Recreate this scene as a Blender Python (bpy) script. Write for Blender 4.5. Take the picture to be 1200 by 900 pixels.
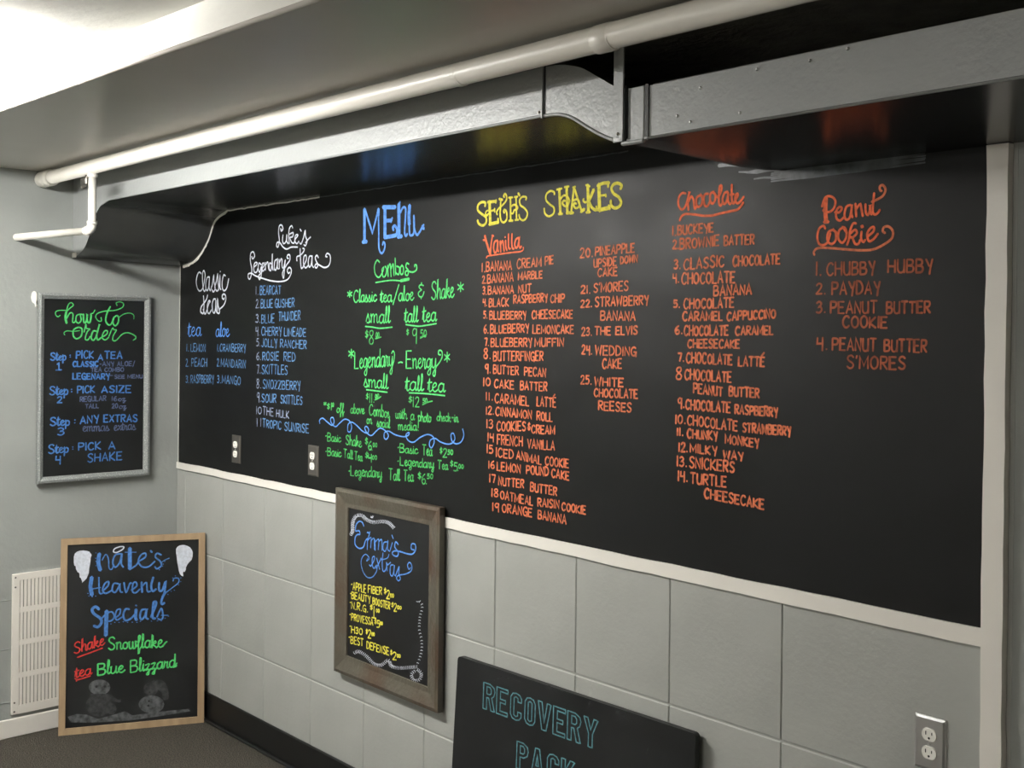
import bpy, math, random
from mathutils import Vector, Matrix, noise

for _o in list(bpy.data.objects):
    bpy.data.objects.remove(_o, do_unlink=True)
SC = bpy.context.scene
COL = SC.collection
RND = random.Random(7)

# ---------------------------------------------------------------- camera
# world: x along the menu wall from the corner, y into the menu wall (room is y<0), z up, metres
FOC = 1330.0
PPY = 450 - 56.83            # picture row of the optical axis
CAM = Vector((4.836, -2.334, 1.694))
RM = ((0.7413676, -0.0112978, -0.6710040), (0.0060405, 0.9999301, -0.0101621), (0.6710720, 0.0034807, 0.7413840))


def w2(v):                   # (wy, -wz, -wx) order back to world
    return Vector((-v[2], v[0], -v[1]))


c_right, c_down, c_fwd = (w2(RM[i]) for i in range(3))
cam_data = bpy.data.cameras.new('camera')
cam = bpy.data.objects.new('camera', cam_data)
COL.objects.link(cam)
cam.matrix_world = Matrix((
    (c_right.x, -c_down.x, -c_fwd.x, CAM.x),
    (c_right.y, -c_down.y, -c_fwd.y, CAM.y),
    (c_right.z, -c_down.z, -c_fwd.z, CAM.z),
    (0, 0, 0, 1)))
cam_data.sensor_fit = 'HORIZONTAL'
cam_data.sensor_width = 36
cam_data.lens = FOC / 1200 * 36
cam_data.shift_y = -56.83 / 1200
cam_data.clip_start = 0.05
SC.camera = cam

# ---------------------------------------------------------------- world, exposure
wd = bpy.data.worlds.new('world')
SC.world = wd
wd.use_nodes = True
wd.node_tree.nodes['Background'].inputs[0].default_value = (0.9, 0.95, 1.0, 1)
wd.node_tree.nodes['Background'].inputs[1].default_value = 0.05
SC.view_settings.view_transform = 'Standard'
SC.view_settings.look = 'None'
SC.view_settings.gamma = 1
SC.view_settings.use_curve_mapping = False
SC.view_settings.exposure = 0.14
LAMP_NEAR = 225.0            # emission of the tubes by the corner
LAMP_FILL = 75.0             # emission of the unseen tubes added further back as fill light


# ---------------------------------------------------------------- helpers
def lin(r, g, b):
    f = lambda c: (c / 255 / 12.92) if c <= 10 else ((c / 255 + 0.055) / 1.055) ** 2.4
    return (f(r), f(g), f(b), 1)


def mat(name, color, rough=0.6, metal=0.0, spec=0.5, color2=None, nscale=8.0, ncontrast=(0.35, 0.7),
        bump=0.0, bscale=60.0, rough2=None, emit=0.0, stretch=None, coat=0.0):
    m = bpy.data.materials.new(name)
    m.use_nodes = True
    nt = m.node_tree
    b = nt.nodes['Principled BSDF']
    b.inputs['Base Color'].default_value = color
    b.inputs['Roughness'].default_value = rough
    b.inputs['Metallic'].default_value = metal
    b.inputs['Specular IOR Level'].default_value = spec
    b.inputs['Coat Weight'].default_value = coat
    if emit:
        b.inputs['Emission Color'].default_value = color
        b.inputs['Emission Strength'].default_value = emit
    if color2 or bump or rough2 is not None:
        tc = nt.nodes.new('ShaderNodeTexCoord')
        mp = nt.nodes.new('ShaderNodeMapping')
        nt.links.new(tc.outputs['Object'], mp.inputs[0])
        if stretch:
            mp.inputs['Scale'].default_value = stretch
    if color2 or rough2 is not None:
        n = nt.nodes.new('ShaderNodeTexNoise')
        n.inputs['Scale'].default_value = nscale
        n.inputs['Detail'].default_value = 5
        nt.links.new(mp.outputs[0], n.inputs['Vector'])
        r = nt.nodes.new('ShaderNodeMapRange')
        r.inputs[1].default_value, r.inputs[2].default_value = ncontrast
        nt.links.new(n.outputs['Fac'], r.inputs[0])
        if color2:
            x = nt.nodes.new('ShaderNodeMix')
            x.data_type = 'RGBA'
            x.inputs[6].default_value = color
            x.inputs[7].default_value = color2
            nt.links.new(r.outputs[0], x.inputs[0])
            nt.links.new(x.outputs[2], b.inputs['Base Color'])
        if rough2 is not None:
            q = nt.nodes.new('ShaderNodeMapRange')
            q.inputs[3].default_value, q.inputs[4].default_value = rough, rough2
            nt.links.new(r.outputs[0], q.inputs[0])
            nt.links.new(q.outputs[0], b.inputs['Roughness'])
    if bump:
        n2 = nt.nodes.new('ShaderNodeTexNoise')
        n2.inputs['Scale'].default_value = bscale
        n2.inputs['Detail'].default_value = 4
        nt.links.new(mp.outputs[0], n2.inputs['Vector'])
        bp = nt.nodes.new('ShaderNodeBump')
        bp.inputs['Strength'].default_value = bump
        bp.inputs['Distance'].default_value = 0.01
        nt.links.new(n2.outputs['Fac'], bp.inputs['Height'])
        nt.links.new(bp.outputs[0], b.inputs['Normal'])
    return m


class MB:
    """collects shapes and links them as one mesh object"""
    def __init__(s):
        s.v, s.f, s.mi, s.sm = [], [], [], []

    def face(s, idx, mi=0, sm=False):
        s.f.append(idx); s.mi.append(mi); s.sm.append(sm)

    def box(s, lo, hi, mi=0, chamfer=0.0, M=None):
        x0, y0, z0 = lo; x1, y1, z1 = hi
        c = chamfer
        b = len(s.v)
        if not c:
            P = [(x, y, z) for z in (z0, z1) for y in (y0, y1) for x in (x0, x1)]
            F = [(0, 2, 3, 1), (4, 5, 7, 6), (0, 1, 5, 4), (2, 6, 7, 3), (0, 4, 6, 2), (1, 3, 7, 5)]
        else:
            P, F = [], []
            for sx in (0, 1):
                for sy in (0, 1):
                    for sz in (0, 1):
                        X = (x0, x1)[sx]; Y = (y0, y1)[sy]; Z = (z0, z1)[sz]
                        dx = (c, -c)[sx]; dy = (c, -c)[sy]; dz = (c, -c)[sz]
                        P += [(X, Y + dy, Z + dz), (X + dx, Y, Z + dz), (X + dx, Y + dy, Z)]
            k = lambda sx, sy, sz, a: (sx * 4 + sy * 2 + sz) * 3 + a
            for t in (0, 1):
                F.append((k(t, 0, 0, 0), k(t, 0, 1, 0), k(t, 1, 1, 0), k(t, 1, 0, 0)))
                F.append((k(0, t, 0, 1), k(0, t, 1, 1), k(1, t, 1, 1), k(1, t, 0, 1)))
                F.append((k(0, 0, t, 2), k(0, 1, t, 2), k(1, 1, t, 2), k(1, 0, t, 2)))
            for p in (0, 1):
                for q in (0, 1):
                    F.append((k(p, q, 0, 0), k(p, q, 1, 0), k(p, q, 1, 1), k(p, q, 0, 1)))
                    F.append((k(p, 0, q, 0), k(p, 1, q, 0), k(p, 1, q, 2), k(p, 0, q, 2)))
                    F.append((k(0, p, q, 1), k(1, p, q, 1), k(1, p, q, 2), k(0, p, q, 2)))
                    for r in (0, 1):
                        F.append((k(p, q, r, 0), k(p, q, r, 1), k(p, q, r, 2)))
        for p in P:
            v = Vector(p)
            s.v.append(tuple(M @ v) if M else tuple(v))
        for f in F:
            s.face(tuple(b + i for i in f), mi)
        return s

    def tube(s, pts, rad, seg=16, mi=0, caps=True):
        """round tube through points; rad a number or a list"""
        pts = [Vector(p) for p in pts]
        b = len(s.v)
        up = None
        for i, p in enumerate(pts):
            t = (pts[min(i + 1, len(pts) - 1)] - pts[max(i - 1, 0)]).normalized()
            if up is None:
                a = Vector((0, 0, 1)) if abs(t.z) < .9 else Vector((0, 1, 0))
                up = (a - t * a.dot(t)).normalized()
            else:
                up = (up - t * up.dot(t)).normalized()
            sd = t.cross(up)
            r = rad[i] if isinstance(rad, (list, tuple)) else rad
            for k in range(seg):
                an = 2 * math.pi * k / seg
                s.v.append(tuple(p + (up * math.cos(an) + sd * math.sin(an)) * r))
        for i in range(len(pts) - 1):
            for k in range(seg):
                k2 = (k + 1) % seg
                s.face((b + i * seg + k, b + i * seg + k2, b + (i + 1) * seg + k2, b + (i + 1) * seg + k), mi, True)
        if caps:
            s.face(tuple(b + k for k in range(seg)), mi)
            e = b + (len(pts) - 1) * seg
            s.face(tuple(e + seg - 1 - k for k in range(seg)), mi)
        return s

    def poly(s, pts, mi=0, thick=None):
        """flat polygon; thick = vector to extrude along"""
        b = len(s.v)
        n = len(pts)
        s.v += [tuple(p) for p in pts]
        s.face(tuple(range(b, b + n)), mi)
        if thick is not None:
            t = Vector(thick)
            s.v += [tuple(Vector(p) + t) for p in pts]
            s.face(tuple(range(b + 2 * n - 1, b + n - 1, -1)), mi)
            for i in range(n):
                j = (i + 1) % n
                s.face((b + i, b + n + i, b + n + j, b + j), mi)
        return s

    def strip(s, A, B, mi=0, sm=True):
        """surface between two point lists"""
        b = len(s.v); n = len(A)
        s.v += [tuple(p) for p in A] + [tuple(p) for p in B]
        for i in range(n - 1):
            s.face((b + i, b + i + 1, b + n + i + 1, b + n + i), mi, sm)
        return s

    def build(s, name, mats, parent=None, origin=None):
        me = bpy.data.meshes.new(name)
        o_ = Vector(origin) if origin is not None else Vector((0, 0, 0))
        me.from_pydata([tuple(Vector(p) - o_) for p in s.v], [], s.f)
        if not isinstance(mats, (list, tuple)):
            mats = [mats]
        for m in mats:
            me.materials.append(m)
        me.polygons.foreach_set('material_index', s.mi)
        me.polygons.foreach_set('use_smooth', s.sm)
        me.update()
        o = bpy.data.objects.new(name, me)
        COL.objects.link(o)
        if parent is not None:
            o.parent = parent
            if origin is not None:
                o.location = o_ - abs_loc(parent)
            else:
                o.location = -abs_loc(parent)
        elif origin is not None:
            o.location = o_
        return o


def abs_loc(o):
    l = Vector((0, 0, 0))
    while o is not None:
        l += o.location
        o = o.parent
    return l


def tag(o, label=None, cat=None, group=None, kind=None):
    if label: o['label'] = label
    if cat: o['category'] = cat
    if group: o['group'] = group
    if kind: o['kind'] = kind
    return o


def empty(name, loc, label=None, cat=None, group=None, kind=None):
    o = bpy.data.objects.new(name, None)
    COL.objects.link(o)
    o.location = loc
    o.empty_display_size = 0.1
    return tag(o, label, cat, group, kind)


def ray(px, py):
    q = (px - 600.0, py - PPY, FOC)
    v = [sum(RM[i][j] * q[i] for i in range(3)) for j in range(3)]
    return w2(v)


class Plane:
    """a real surface in the room; turns a picture position into metres on that surface"""
    def __init__(s, o, ex, ey):
        s.o = Vector(o); s.ex = Vector(ex).normalized(); s.ey = Vector(ey).normalized()
        s.n = s.ex.cross(s.ey)               # towards the viewer

    def px(s, x, y):
        r = ray(x, y)
        t = (s.o - CAM).dot(s.n) / r.dot(s.n)
        d = CAM + r * t - s.o
        return (d.dot(s.ex), d.dot(s.ey))

    def p3(s, u, v, off=0.0):
        return s.o + s.ex * u + s.ey * v + s.n * off


# ---------------------------------------------------------------- handwriting
# glyph = width | strokes; '~' marks a curved stroke; caps are 10 high
GL = {}
for _l in """
A 5.6|0,0 2.8,10 5.6,0|.9,3.4 4.8,3.4
B 5.2|0,0 0,10|~0,10 3.8,9.7 4.6,7.8 3.6,5.8 0,5.2|~0,5.2 4.2,4.8 5.2,2.7 4,.4 0,0
C 5.4|~5.2,8.4 4.2,9.8 2,9.5 .4,6.6 .2,3.4 1.6,.5 3.6,0 5.4,1.7
D 5.4|0,0 0,10|~0,10 3.3,9.2 5.2,6 5,2.6 3,.5 0,0
E 5|4.9,10 0,10 0,0 5,0|0,5.2 4.1,5.2
F 4.8|4.8,10 0,10 0,0|0,5.4 3.9,5.4
G 5.4|~5.2,8.6 3.6,10 1.2,8.8 .1,5 1,1.2 3.2,0 5,1.4 5.3,4.2|3,4.4 5.3,4.4 5.3,-1
H 5.4|0,0 0,10|5.4,0 5.4,10|0,5 5.4,5
I .4|.2,0 .2,10
J 4|~4,10 4,3 3.2,.5 1.6,0 .2,1.6
K 5.2|0,0 0,10|4.8,10 0,4.4 5.2,0
L 4.4|0,10 0,0 4.4,0
M 6.6|0,0 .3,10 3.3,2.2 6.3,10 6.6,0
N 5|0,0 0,10 5,0 5,10
O 5.6|~2.8,10 .7,8.2 0,5 .7,1.7 2.8,0 5,1.7 5.6,5 5,8.3 2.8,10
P 5|0,0 0,10|~0,10 4.2,9.6 5,7.4 3.8,5 0,4.6
R 5|0,0 0,10|~0,10 4,9.7 4.8,7.6 3.6,5.4 0,5|1.4,5.1 5,0
S 5|~4.9,8.6 3.4,10 1.2,9.4 .5,7.4 1.8,5.7 3.8,4.4 4.9,2.6 4,.5 2,0 .1,1.4
T 5.4|-.1,10 5.5,10|2.7,10 2.7,0
U 5|~0,10 0,3.4 .8,.7 2.5,0 4.4,.9 5,3.4|5,0 5,10
V 5.2|0,10 2.6,0 5.2,10
W 6.8|0,10 1.6,0 3.4,8 5.2,0 6.8,10
X 5|0,10 5,0|5,10 0,0
Y 5|0,10 2.6,4.8|5,10 3.6,3.6 3.0,-1.4
Z 5|0,10 5,10 0,0 5,0
0 4.8|~2.4,10 .4,7.6 .3,2.6 2.4,0 4.5,2.6 4.5,7.6 2.4,10
1 .5|.2,0 .2,10
2 4.6|~.2,8 1.6,9.9 3.8,9.4 4.2,7 2.6,3.6 0,0|0,0 4.8,0
3 4.4|~.2,8.8 2.2,10 4,8.2 3,5.9 1.4,5.3 3.4,5 4.4,2.6 2.6,.1 0,1
4 4.6|.4,10 .2,5 4.4,5|4.2,10 4.2,-1
5 4.6|4.4,10 .8,10 .5,5.8|~.5,5.8 3,6.2 4.5,3.6 3.2,.5 0,.5
6 4.6|~3.8,10 1.2,7.6 .1,3.6 1.6,.2 3.8,.8 4.4,3.2 2.8,5.2 .4,3.6
7 4.6|0,10 4.6,10|4.6,10 2.4,0
8 4.6|~2.4,5.4 .6,7.4 1.2,9.6 3.4,9.8 4,7.6 2.4,5.4 .4,3 1,.4 3.4,.2 4.4,2.8 2.4,5.4
9 4.6|~4.2,8.8 2.2,10 .3,7.8 1,5.2 3,5 4.4,7.4|4.4,9.8 4.2,-1
. 1|.3,0 .7,.4
: 1|.3,1.6 .7,2|.3,6.6 .7,7
- 3|0,4.6 3,4.6
/ 3|3.4,11 0,-2
! 1|.3,10 .3,3|.3,.2 .5,.4
' .6|.6,10.6 .1,8.4
& 4|~3.8,8.4 1.6,9 .6,7.4 2.4,5.4|~2.4,5.4 .2,3.4 .8,.8 3,.6 4.2,4|2.2,10.6 2.2,9|2,.6 2,-1
* 4.6|2.3,10 2.3,3|.2,8.4 4.4,4.4|4.4,8.4 .2,4.4
$ 3.6|~3.4,7.8 1.6,8.8 .2,7 1.8,5.4 3.4,4 1.8,2 0,3|1.8,10.4 1.8,.6
@ 1|.2,4.6 .8,5
# 1|.2,0 .8,.4
a 5.4|~4.2,5 2.4,5.9 .6,4.2 .4,1.4 1.8,0 3.4,1.2 4.2,4.6|~4.3,5.8 4.1,1.4 4.6,.1 5.6,1.2
b 4.8|~0,1 .8,5.5 .9,11 .5,9 .5,1|~.5,1 2.2,-.1 4,1.6 3.8,4.6 2.2,5.8 .8,4
c 4.4|~3.8,4.8 2.4,5.8 .7,4.4 .4,1.6 1.8,0 3.2,.5 4.6,1.8
d 5.4|~4.2,4.6 2.6,5.8 .6,4.2 .4,1.4 1.8,0 3.4,1.2 4.3,4.4|~4.4,10.5 4.2,1.4 4.7,.1 5.5,1.2
e 4.4|~.3,2.4 2.4,3.4 3.2,5 2,5.9 .6,4 .6,1.4 2,0 3.4,.6 4.6,1.8
f 3.8|~0,1.6 1.8,6 2.6,10 1.6,10.6 1.2,8 1.4,-3.4 2,-3.6 2.4,-.6 3.9,1.4
g 5.2|~4.2,5 2.4,5.9 .6,4.2 .5,1.6 1.8,.4 3.4,1.6 4.2,5.4|~4.3,5.6 4.2,-2.6 2.8,-4.4 1.6,-2.6 5.2,1
h 5|~0,1 1,7 .9,11 .5,9 .5,0|~.5,3 2.2,5.8 3.6,4.8 3.7,1 4.4,0 5.2,1.2
i 2.2|~0,1.4 .8,5.6 .7,1.2 1.2,.1 2.3,1.2|.8,8 1,8.3
k 5|~0,1 1,7 .9,11 .5,9 .5,0|~.5,2.8 2.8,5.8 3.4,4.2 .8,2.8|~.8,2.8 3.2,1 4,0 5.1,1.2
l 2.4|~0,1.2 1.3,7 1.2,10.8 .6,9.6 .6,1.6 1.2,.1 2.5,1.2
m 7.4|~0,4.6 .6,5.6 .6,0|~.6,3.6 2,5.8 3,4.8 3.1,0|~3.1,3.6 4.6,5.8 5.6,4.8 5.7,1 6.4,0 7.5,1.2
n 5|~0,4.6 .6,5.6 .6,0|~.6,3.6 2.2,5.8 3.4,4.8 3.5,1 4.2,0 5.1,1.2
o 4.8|~2.4,5.8 .7,4.4 .5,1.5 2,0 3.7,1.4 3.8,4.4 2.4,5.8 3.4,4.9 4.9,4.8
p 4.8|~0,4.6 .8,5.8 .6,-4|~.6,3.6 2.2,5.9 4,4.4 3.6,1 2,0 .7,1
r 4|~0,1.4 .9,6.4 1.2,5.2 2.8,5.6|~2.8,5.6 2.4,3 2.5,.5 3.2,.1 4.1,1.2
s 4|~0,1 1.6,5.8 1.9,4 3,1.6 2.2,0 .8,.2|~2.2,.1 3,.2 4.1,1.2
t 3.2|~0,1.4 1.3,9.2 1.1,1.4 1.8,0 3.3,1.2|-.3,6.2 3,6.8
u 5.2|~0,4.8 .4,5.6 .3,1.4 1.6,0 3.2,1.4 3.9,5.6|~3.9,5.6 3.8,1 4.4,.1 5.3,1.2
v 4.6|~0,4.8 .5,5.6 1.8,.2 3.6,5.6 4.7,5
w 6.4|~0,4.8 .4,5.6 .6,1 1.8,0 3,1.4 3.2,5.4|~3.2,5.4 3.4,1 4.4,0 5.6,1.6 5.4,5.6 6.5,5
x 4.6|~0,4.8 1.2,5.4 3.4,.2 4.7,1.2|3.9,5.6 .2,0
y 4.8|~0,4.8 .4,5.6 .4,2 1.8,.4 3.4,1.8 4,5.6|~4,5.6 3.8,-2.8 2.6,-4.4 1.6,-2.8 4.9,1
z 4.4|~.2,5 3.2,5.6 .6,.4|~.6,.4 2.8,.8 2.6,-3.6 1.2,-3 4.5,1.2
""".strip().splitlines():
    _k, _w = _l.split(' ', 1)
    _p = _w.split('|')
    _s = []
    for _t in _p[1:]:
        _cur = _t[0] == '~'
        _s.append((_cur, [tuple(float(c) for c in q.split(',')) for q in _t.lstrip('~').split()]))
    GL[_k] = (float(_p[0]), _s)


def smooth(P, n=5):
    """Catmull-Rom through the points"""
    if len(P) < 3:
        return P
    out = []
    for i in range(len(P) - 1):
        a = P[max(i - 1, 0)]; b = P[i]; c = P[i + 1]; d = P[min(i + 2, len(P) - 1)]
        for k in range(n):
            t = k / n
            out.append(tuple(0.5 * ((2 * b[j]) + (-a[j] + c[j]) * t + (2 * a[j] - 5 * b[j] + 4 * c[j] - d[j]) * t * t
                                    + (-a[j] + 3 * b[j] - 3 * c[j] + d[j]) * t ** 3) for j in (0, 1)))
    out.append(P[-1])
    return out


class Ink:
    """marker strokes lying on a plane, joined into one lettering mesh"""
    def __init__(s, plane, w=0.006, off=0.0006):
        s.pl, s.w, s.off, s.mb, s.k = plane, w * .82, off, MB(), 0
        s.done = []

    def cut(s):
        """next strokes go to a new piece"""
        s.done.append(s.mb)
        s.mb = MB()
        return s

    def ribbon(s, P, w, taper=False):
        """P: positions on the plane in metres"""
        Q = [P[0]]
        for p in P[1:]:
            if math.hypot(p[0] - Q[-1][0], p[1] - Q[-1][1]) > w * 0.22:
                Q.append(p)
        if len(Q) == 1:
            Q.append((Q[0][0] + w * .3, Q[0][1]))
        s.k += 1
        off = s.off + (s.k % 14) * 6e-5
        L, R_ = [], []
        n = len(Q)
        for i, p in enumerate(Q):
            a = Q[max(i - 1, 0)]; b = Q[min(i + 1, n - 1)]
            dx, dy = b[0] - a[0], b[1] - a[1]
            l = math.hypot(dx, dy) or 1e-9
            nx, ny = -dy / l, dx / l
            h = w / 2
            if 0 < i < n - 1:           # widen sharp corners
                ax, ay = p[0] - a[0], p[1] - a[1]
                bx, by = b[0] - p[0], b[1] - p[1]
                la, lb = math.hypot(ax, ay) or 1e-9, math.hypot(bx, by) or 1e-9
                cs = max(-.7, (ax * bx + ay * by) / la / lb)
                h *= min(1.7, 1 / math.sqrt((1 + cs) / 2))
            if taper:
                h *= 0.45 + 0.55 * math.sin(math.pi * min(1, max(0, (i + .6) / n)))
            L.append((p[0] + nx * h, p[1] + ny * h)); R_.append((p[0] - nx * h, p[1] - ny * h))
        # round ends
        d0 = (Q[0][0] - Q[1][0], Q[0][1] - Q[1][1]); l0 = math.hypot(*d0) or 1e-9
        d1 = (Q[-1][0] - Q[-2][0], Q[-1][1] - Q[-2][1]); l1 = math.hypot(*d1) or 1e-9
        e = w * (.42 if not taper else .2)
        c0 = (Q[0][0] + d0[0] / l0 * e, Q[0][1] + d0[1] / l0 * e)
        c1 = (Q[-1][0] + d1[0] / l1 * e, Q[-1][1] + d1[1] / l1 * e)
        b = len(s.mb.v)
        f = lambda q, i: tuple(s.pl.p3(q[0], q[1], off + i * 1e-5))      # a stroke crossing itself lies on top of itself
        s.mb.v += [f(q, i) for i, q in enumerate(L)] + [f(q, i) for i, q in enumerate(R_)] + [f(c0, 0), f(c1, n)]
        for i in range(n - 1):
            s.mb.face((b + i, b + n + i, b + n + i + 1, b + i + 1))
        s.mb.face((b, b + 2 * n, b + n))
        s.mb.face((b + n - 1, b + 2 * n - 1, b + 2 * n + 1))

    def text(s, crop, items, w=None, wob=0.06):
        """items: 'WORD,x0,y0,x1,y1,h' separated by ';' in crop pixels (baseline ends, cap height)"""
        ox, oy, sc = crop
        w = w or s.w
        for it in items.split(';'):
            it = it.strip()
            if not it:
                continue
            parts = it.rsplit(',', 5)
            word = parts[0]
            x0, y0, x1, y1, h = (float(q) for q in parts[1:])
            x0, x1, y0, y1, h = ox + x0 / sc, ox + x1 / sc, oy + y0 / sc, oy + y1 / sc, h / sc
            low = sum(ch.islower() for ch in word)
            W, pos = 0, []
            for i, ch in enumerate(word):
                if ch == ' ':
                    W += 4.2; pos.append(None); continue
                pos.append(W)
                W += GL[ch][0]
                if i < len(word) - 1 and not (ch.islower() and word[i + 1].islower()):
                    W += 2.1 if not low else 1.2
            W = max(W, .6)
            for ch, g0 in zip(word, pos):
                if g0 is None:
                    continue
                jy = RND.uniform(-wob, wob) * h * .35
                jh = 1 + RND.uniform(-wob, wob)
                sl = RND.uniform(-wob, wob) * .25
                for cur, pts in GL[ch][1]:
                    Q = []
                    for gx, gy in pts:
                        gx2 = (g0 + gx + gy * sl) / W
                        Q.append((x0 + (x1 - x0) * gx2 + .0016 * gy * h, y0 + (y1 - y0) * gx2 - gy / 10 * h * jh + jy))
                    if cur:
                        Q = smooth(Q, 4)
                    s.ribbon([s.pl.px(*q) for q in Q], w * RND.uniform(.88, 1.12))
        return s

    def trace(s, crop, data, w=None, taper=False):
        """data: strokes 'x,y x,y' separated by ';'; '!' straight; 'w1.5:' width factor"""
        ox, oy, sc = crop
        w = w or s.w
        for st in data.replace('|', ';|;').split(';'):
            st = st.strip()
            if not st:
                continue
            if st == '|':
                s.cut()
                continue
            k = 1.0
            if st[0] == 'w':
                a, st = st.split(':', 1)
                k = float(a[1:])
            st = st.strip()
            cur = st[0] != '!'
            P = [tuple(float(c) for c in q.split(',')) for q in st.lstrip('!').split()]
            P = [(ox + x / sc, oy + y / sc) for x, y in P]
            if cur:
                P = smooth(P, 6)
            else:
                P = [(P[i][0] + (P[i + 1][0] - P[i][0]) * t / 4, P[i][1] + (P[i + 1][1] - P[i][1]) * t / 4)
                     for i in range(len(P) - 1) for t in range(4)] + [P[-1]]
            s.ribbon([s.pl.px(*q) for q in P], w * k, taper)
        return s

    def leafy(s, crop, data, step, ln, w, dots=False):
        """a vine: little leaves set along a path (step and length in picture pixels)"""
        ox, oy, sc = crop
        P = [tuple(float(c) for c in q.split(',')) for q in data.split()]
        P = smooth([(ox + x / sc, oy + y / sc) for x, y in P], 12)
        acc = 0
        for i in range(1, len(P)):
            dx, dy = P[i][0] - P[i - 1][0], P[i][1] - P[i - 1][1]
            l = math.hypot(dx, dy)
            acc += l
            if acc >= step and l > 0:
                acc = 0
                tx, ty = dx / l, dy / l
                for sg in (-1, 1):
                    ex, ey = P[i][0] + tx * ln * .4 - ty * sg * ln, P[i][1] + ty * ln * .4 + tx * sg * ln
                    s.ribbon([s.pl.px(*P[i]), s.pl.px((P[i][0] + ex) / 2, (P[i][1] + ey) / 2), s.pl.px(ex, ey)], w)
        return s

    def blob(s, crop, data, raw=False):
        ox, oy, sc = crop
        P = [tuple(float(c) for c in q.split(',')) for q in data.split()]
        P = [(ox + x / sc, oy + y / sc) for x, y in P]
        s.k += 1
        off = s.off + (s.k % 14) * 6e-5
        Q = [s.pl.px(*q) for q in (P if raw else smooth(P + [P[0]], 6)[:-1])]
        s.mb.poly([s.pl.p3(u, v, off) for u, v in Q])
        return s

    def build(s, name, m, parent, label=None):
        for mb, lb in zip(s.done + [s.mb], (label or '').split('|') + [''] * 9):
            o = mb.build(name, m, parent)
            if lb:
                o['label'] = lb
        return o


# ---------------------------------------------------------------- materials
M_GREY = mat('grey_wall_paint', lin(158, 162, 158), 0.55, bump=0.15, bscale=45, color2=lin(150, 154, 150), nscale=3)
M_TILE = mat('grey_block_paint', lin(166, 168, 163), 0.42, bump=0.10, bscale=70, color2=lin(158, 160, 155), nscale=5)
M_JOINT = mat('joint_paint', lin(160, 162, 157), 0.5)
M_WHITE = mat('white_trim_paint', lin(232, 228, 220), 0.4, bump=0.12, bscale=30)
M_CEIL = mat('white_ceiling_paint', lin(242, 241, 234), 0.6, bump=0.22, bscale=26)
M_SOFFIT = mat('warm_grey_soffit_paint', lin(208, 204, 197), 0.34, bump=0.05, bscale=12, color2=lin(198, 193, 185),
               nscale=1.6)
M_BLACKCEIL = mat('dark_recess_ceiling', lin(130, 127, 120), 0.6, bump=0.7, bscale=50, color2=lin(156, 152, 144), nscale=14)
M_BOARD = mat('chalkboard_paint', lin(18, 19, 19), 0.42, spec=0.2, bump=0.05, bscale=9, rough2=0.56, nscale=2.2,
              stretch=(1, 1, 2.2))
M_DUCTG = mat('grey_duct_paint', lin(160, 163, 162), 0.34, spec=0.45, bump=0.12, bscale=80)
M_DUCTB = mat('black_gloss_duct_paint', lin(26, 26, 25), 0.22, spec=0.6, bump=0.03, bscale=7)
M_DUCTL = mat('duct_paint_with_reflection', lin(64, 65, 63), 0.26, spec=0.6, bump=0.04, bscale=6, color2=lin(54, 55, 54), nscale=3)  # left-hand underside: black lightened to stand in for reflected floor and wall
M_PIPE = mat('white_pipe_paint', lin(240, 236, 226), 0.32, bump=0.08, bscale=60)
M_STEEL = mat('brushed_steel', lin(215, 215, 214), 0.36, metal=0.9)
M_DARKST = mat('dull_dark_metal', lin(120, 116, 110), 0.4, metal=0.8)
M_IVORY = mat('white_plastic', lin(238, 236, 228), 0.35)
M_SLOT = mat('black_plastic', lin(18, 18, 18), 0.5)
M_BASEB = mat('black_vinyl_baseboard', lin(22, 22, 22), 0.4, spec=0.5)
M_CARPET = mat('brown_grey_carpet', lin(84, 80, 72), 0.95, spec=0.1, color2=lin(57, 55, 51), nscale=160,
               ncontrast=(.4, .62), bump=0.9, bscale=200)
M_SILVER = mat('glitter_silver_frame', lin(150, 154, 152), 0.38, metal=0.35, color2=lin(205, 208, 206), nscale=220,
               ncontrast=(.55, .7), bump=0.5, bscale=260)
M_RUSTIC = mat('weathered_wood_frame', lin(84, 80, 70), 0.42, color2=lin(76, 56, 42), nscale=4.5, ncontrast=(.45, .68),
               bump=0.3, bscale=60)
M_RUST2 = mat('rusty_brown_wood', lin(84, 64, 48), 0.6, color2=lin(60, 46, 36), nscale=20, bump=0.3, bscale=60)
M_WOOD = mat('oak_frame', lin(172, 148, 116), 0.55, color2=lin(150, 126, 98), nscale=30, stretch=(1, 1, .15),
             bump=0.1, bscale=60)
M_PANEL = mat('black_slate_panel', lin(22, 23, 24), 0.4, rough2=0.55, nscale=6, color2=lin(28, 29, 30), spec=.35)
M_VENT = mat('cream_vent_paint', lin(236, 231, 222), 0.4)
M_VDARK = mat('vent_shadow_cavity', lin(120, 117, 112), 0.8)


def chalk(name, c, c2=0.72, ns=90, con=(.42, .62), rough=0.75):
    a = lin(*c)
    return mat(name, a, rough, spec=0.25, color2=tuple(q * c2 for q in a[:3]) + (1,), nscale=ns, ncontrast=con)


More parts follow.
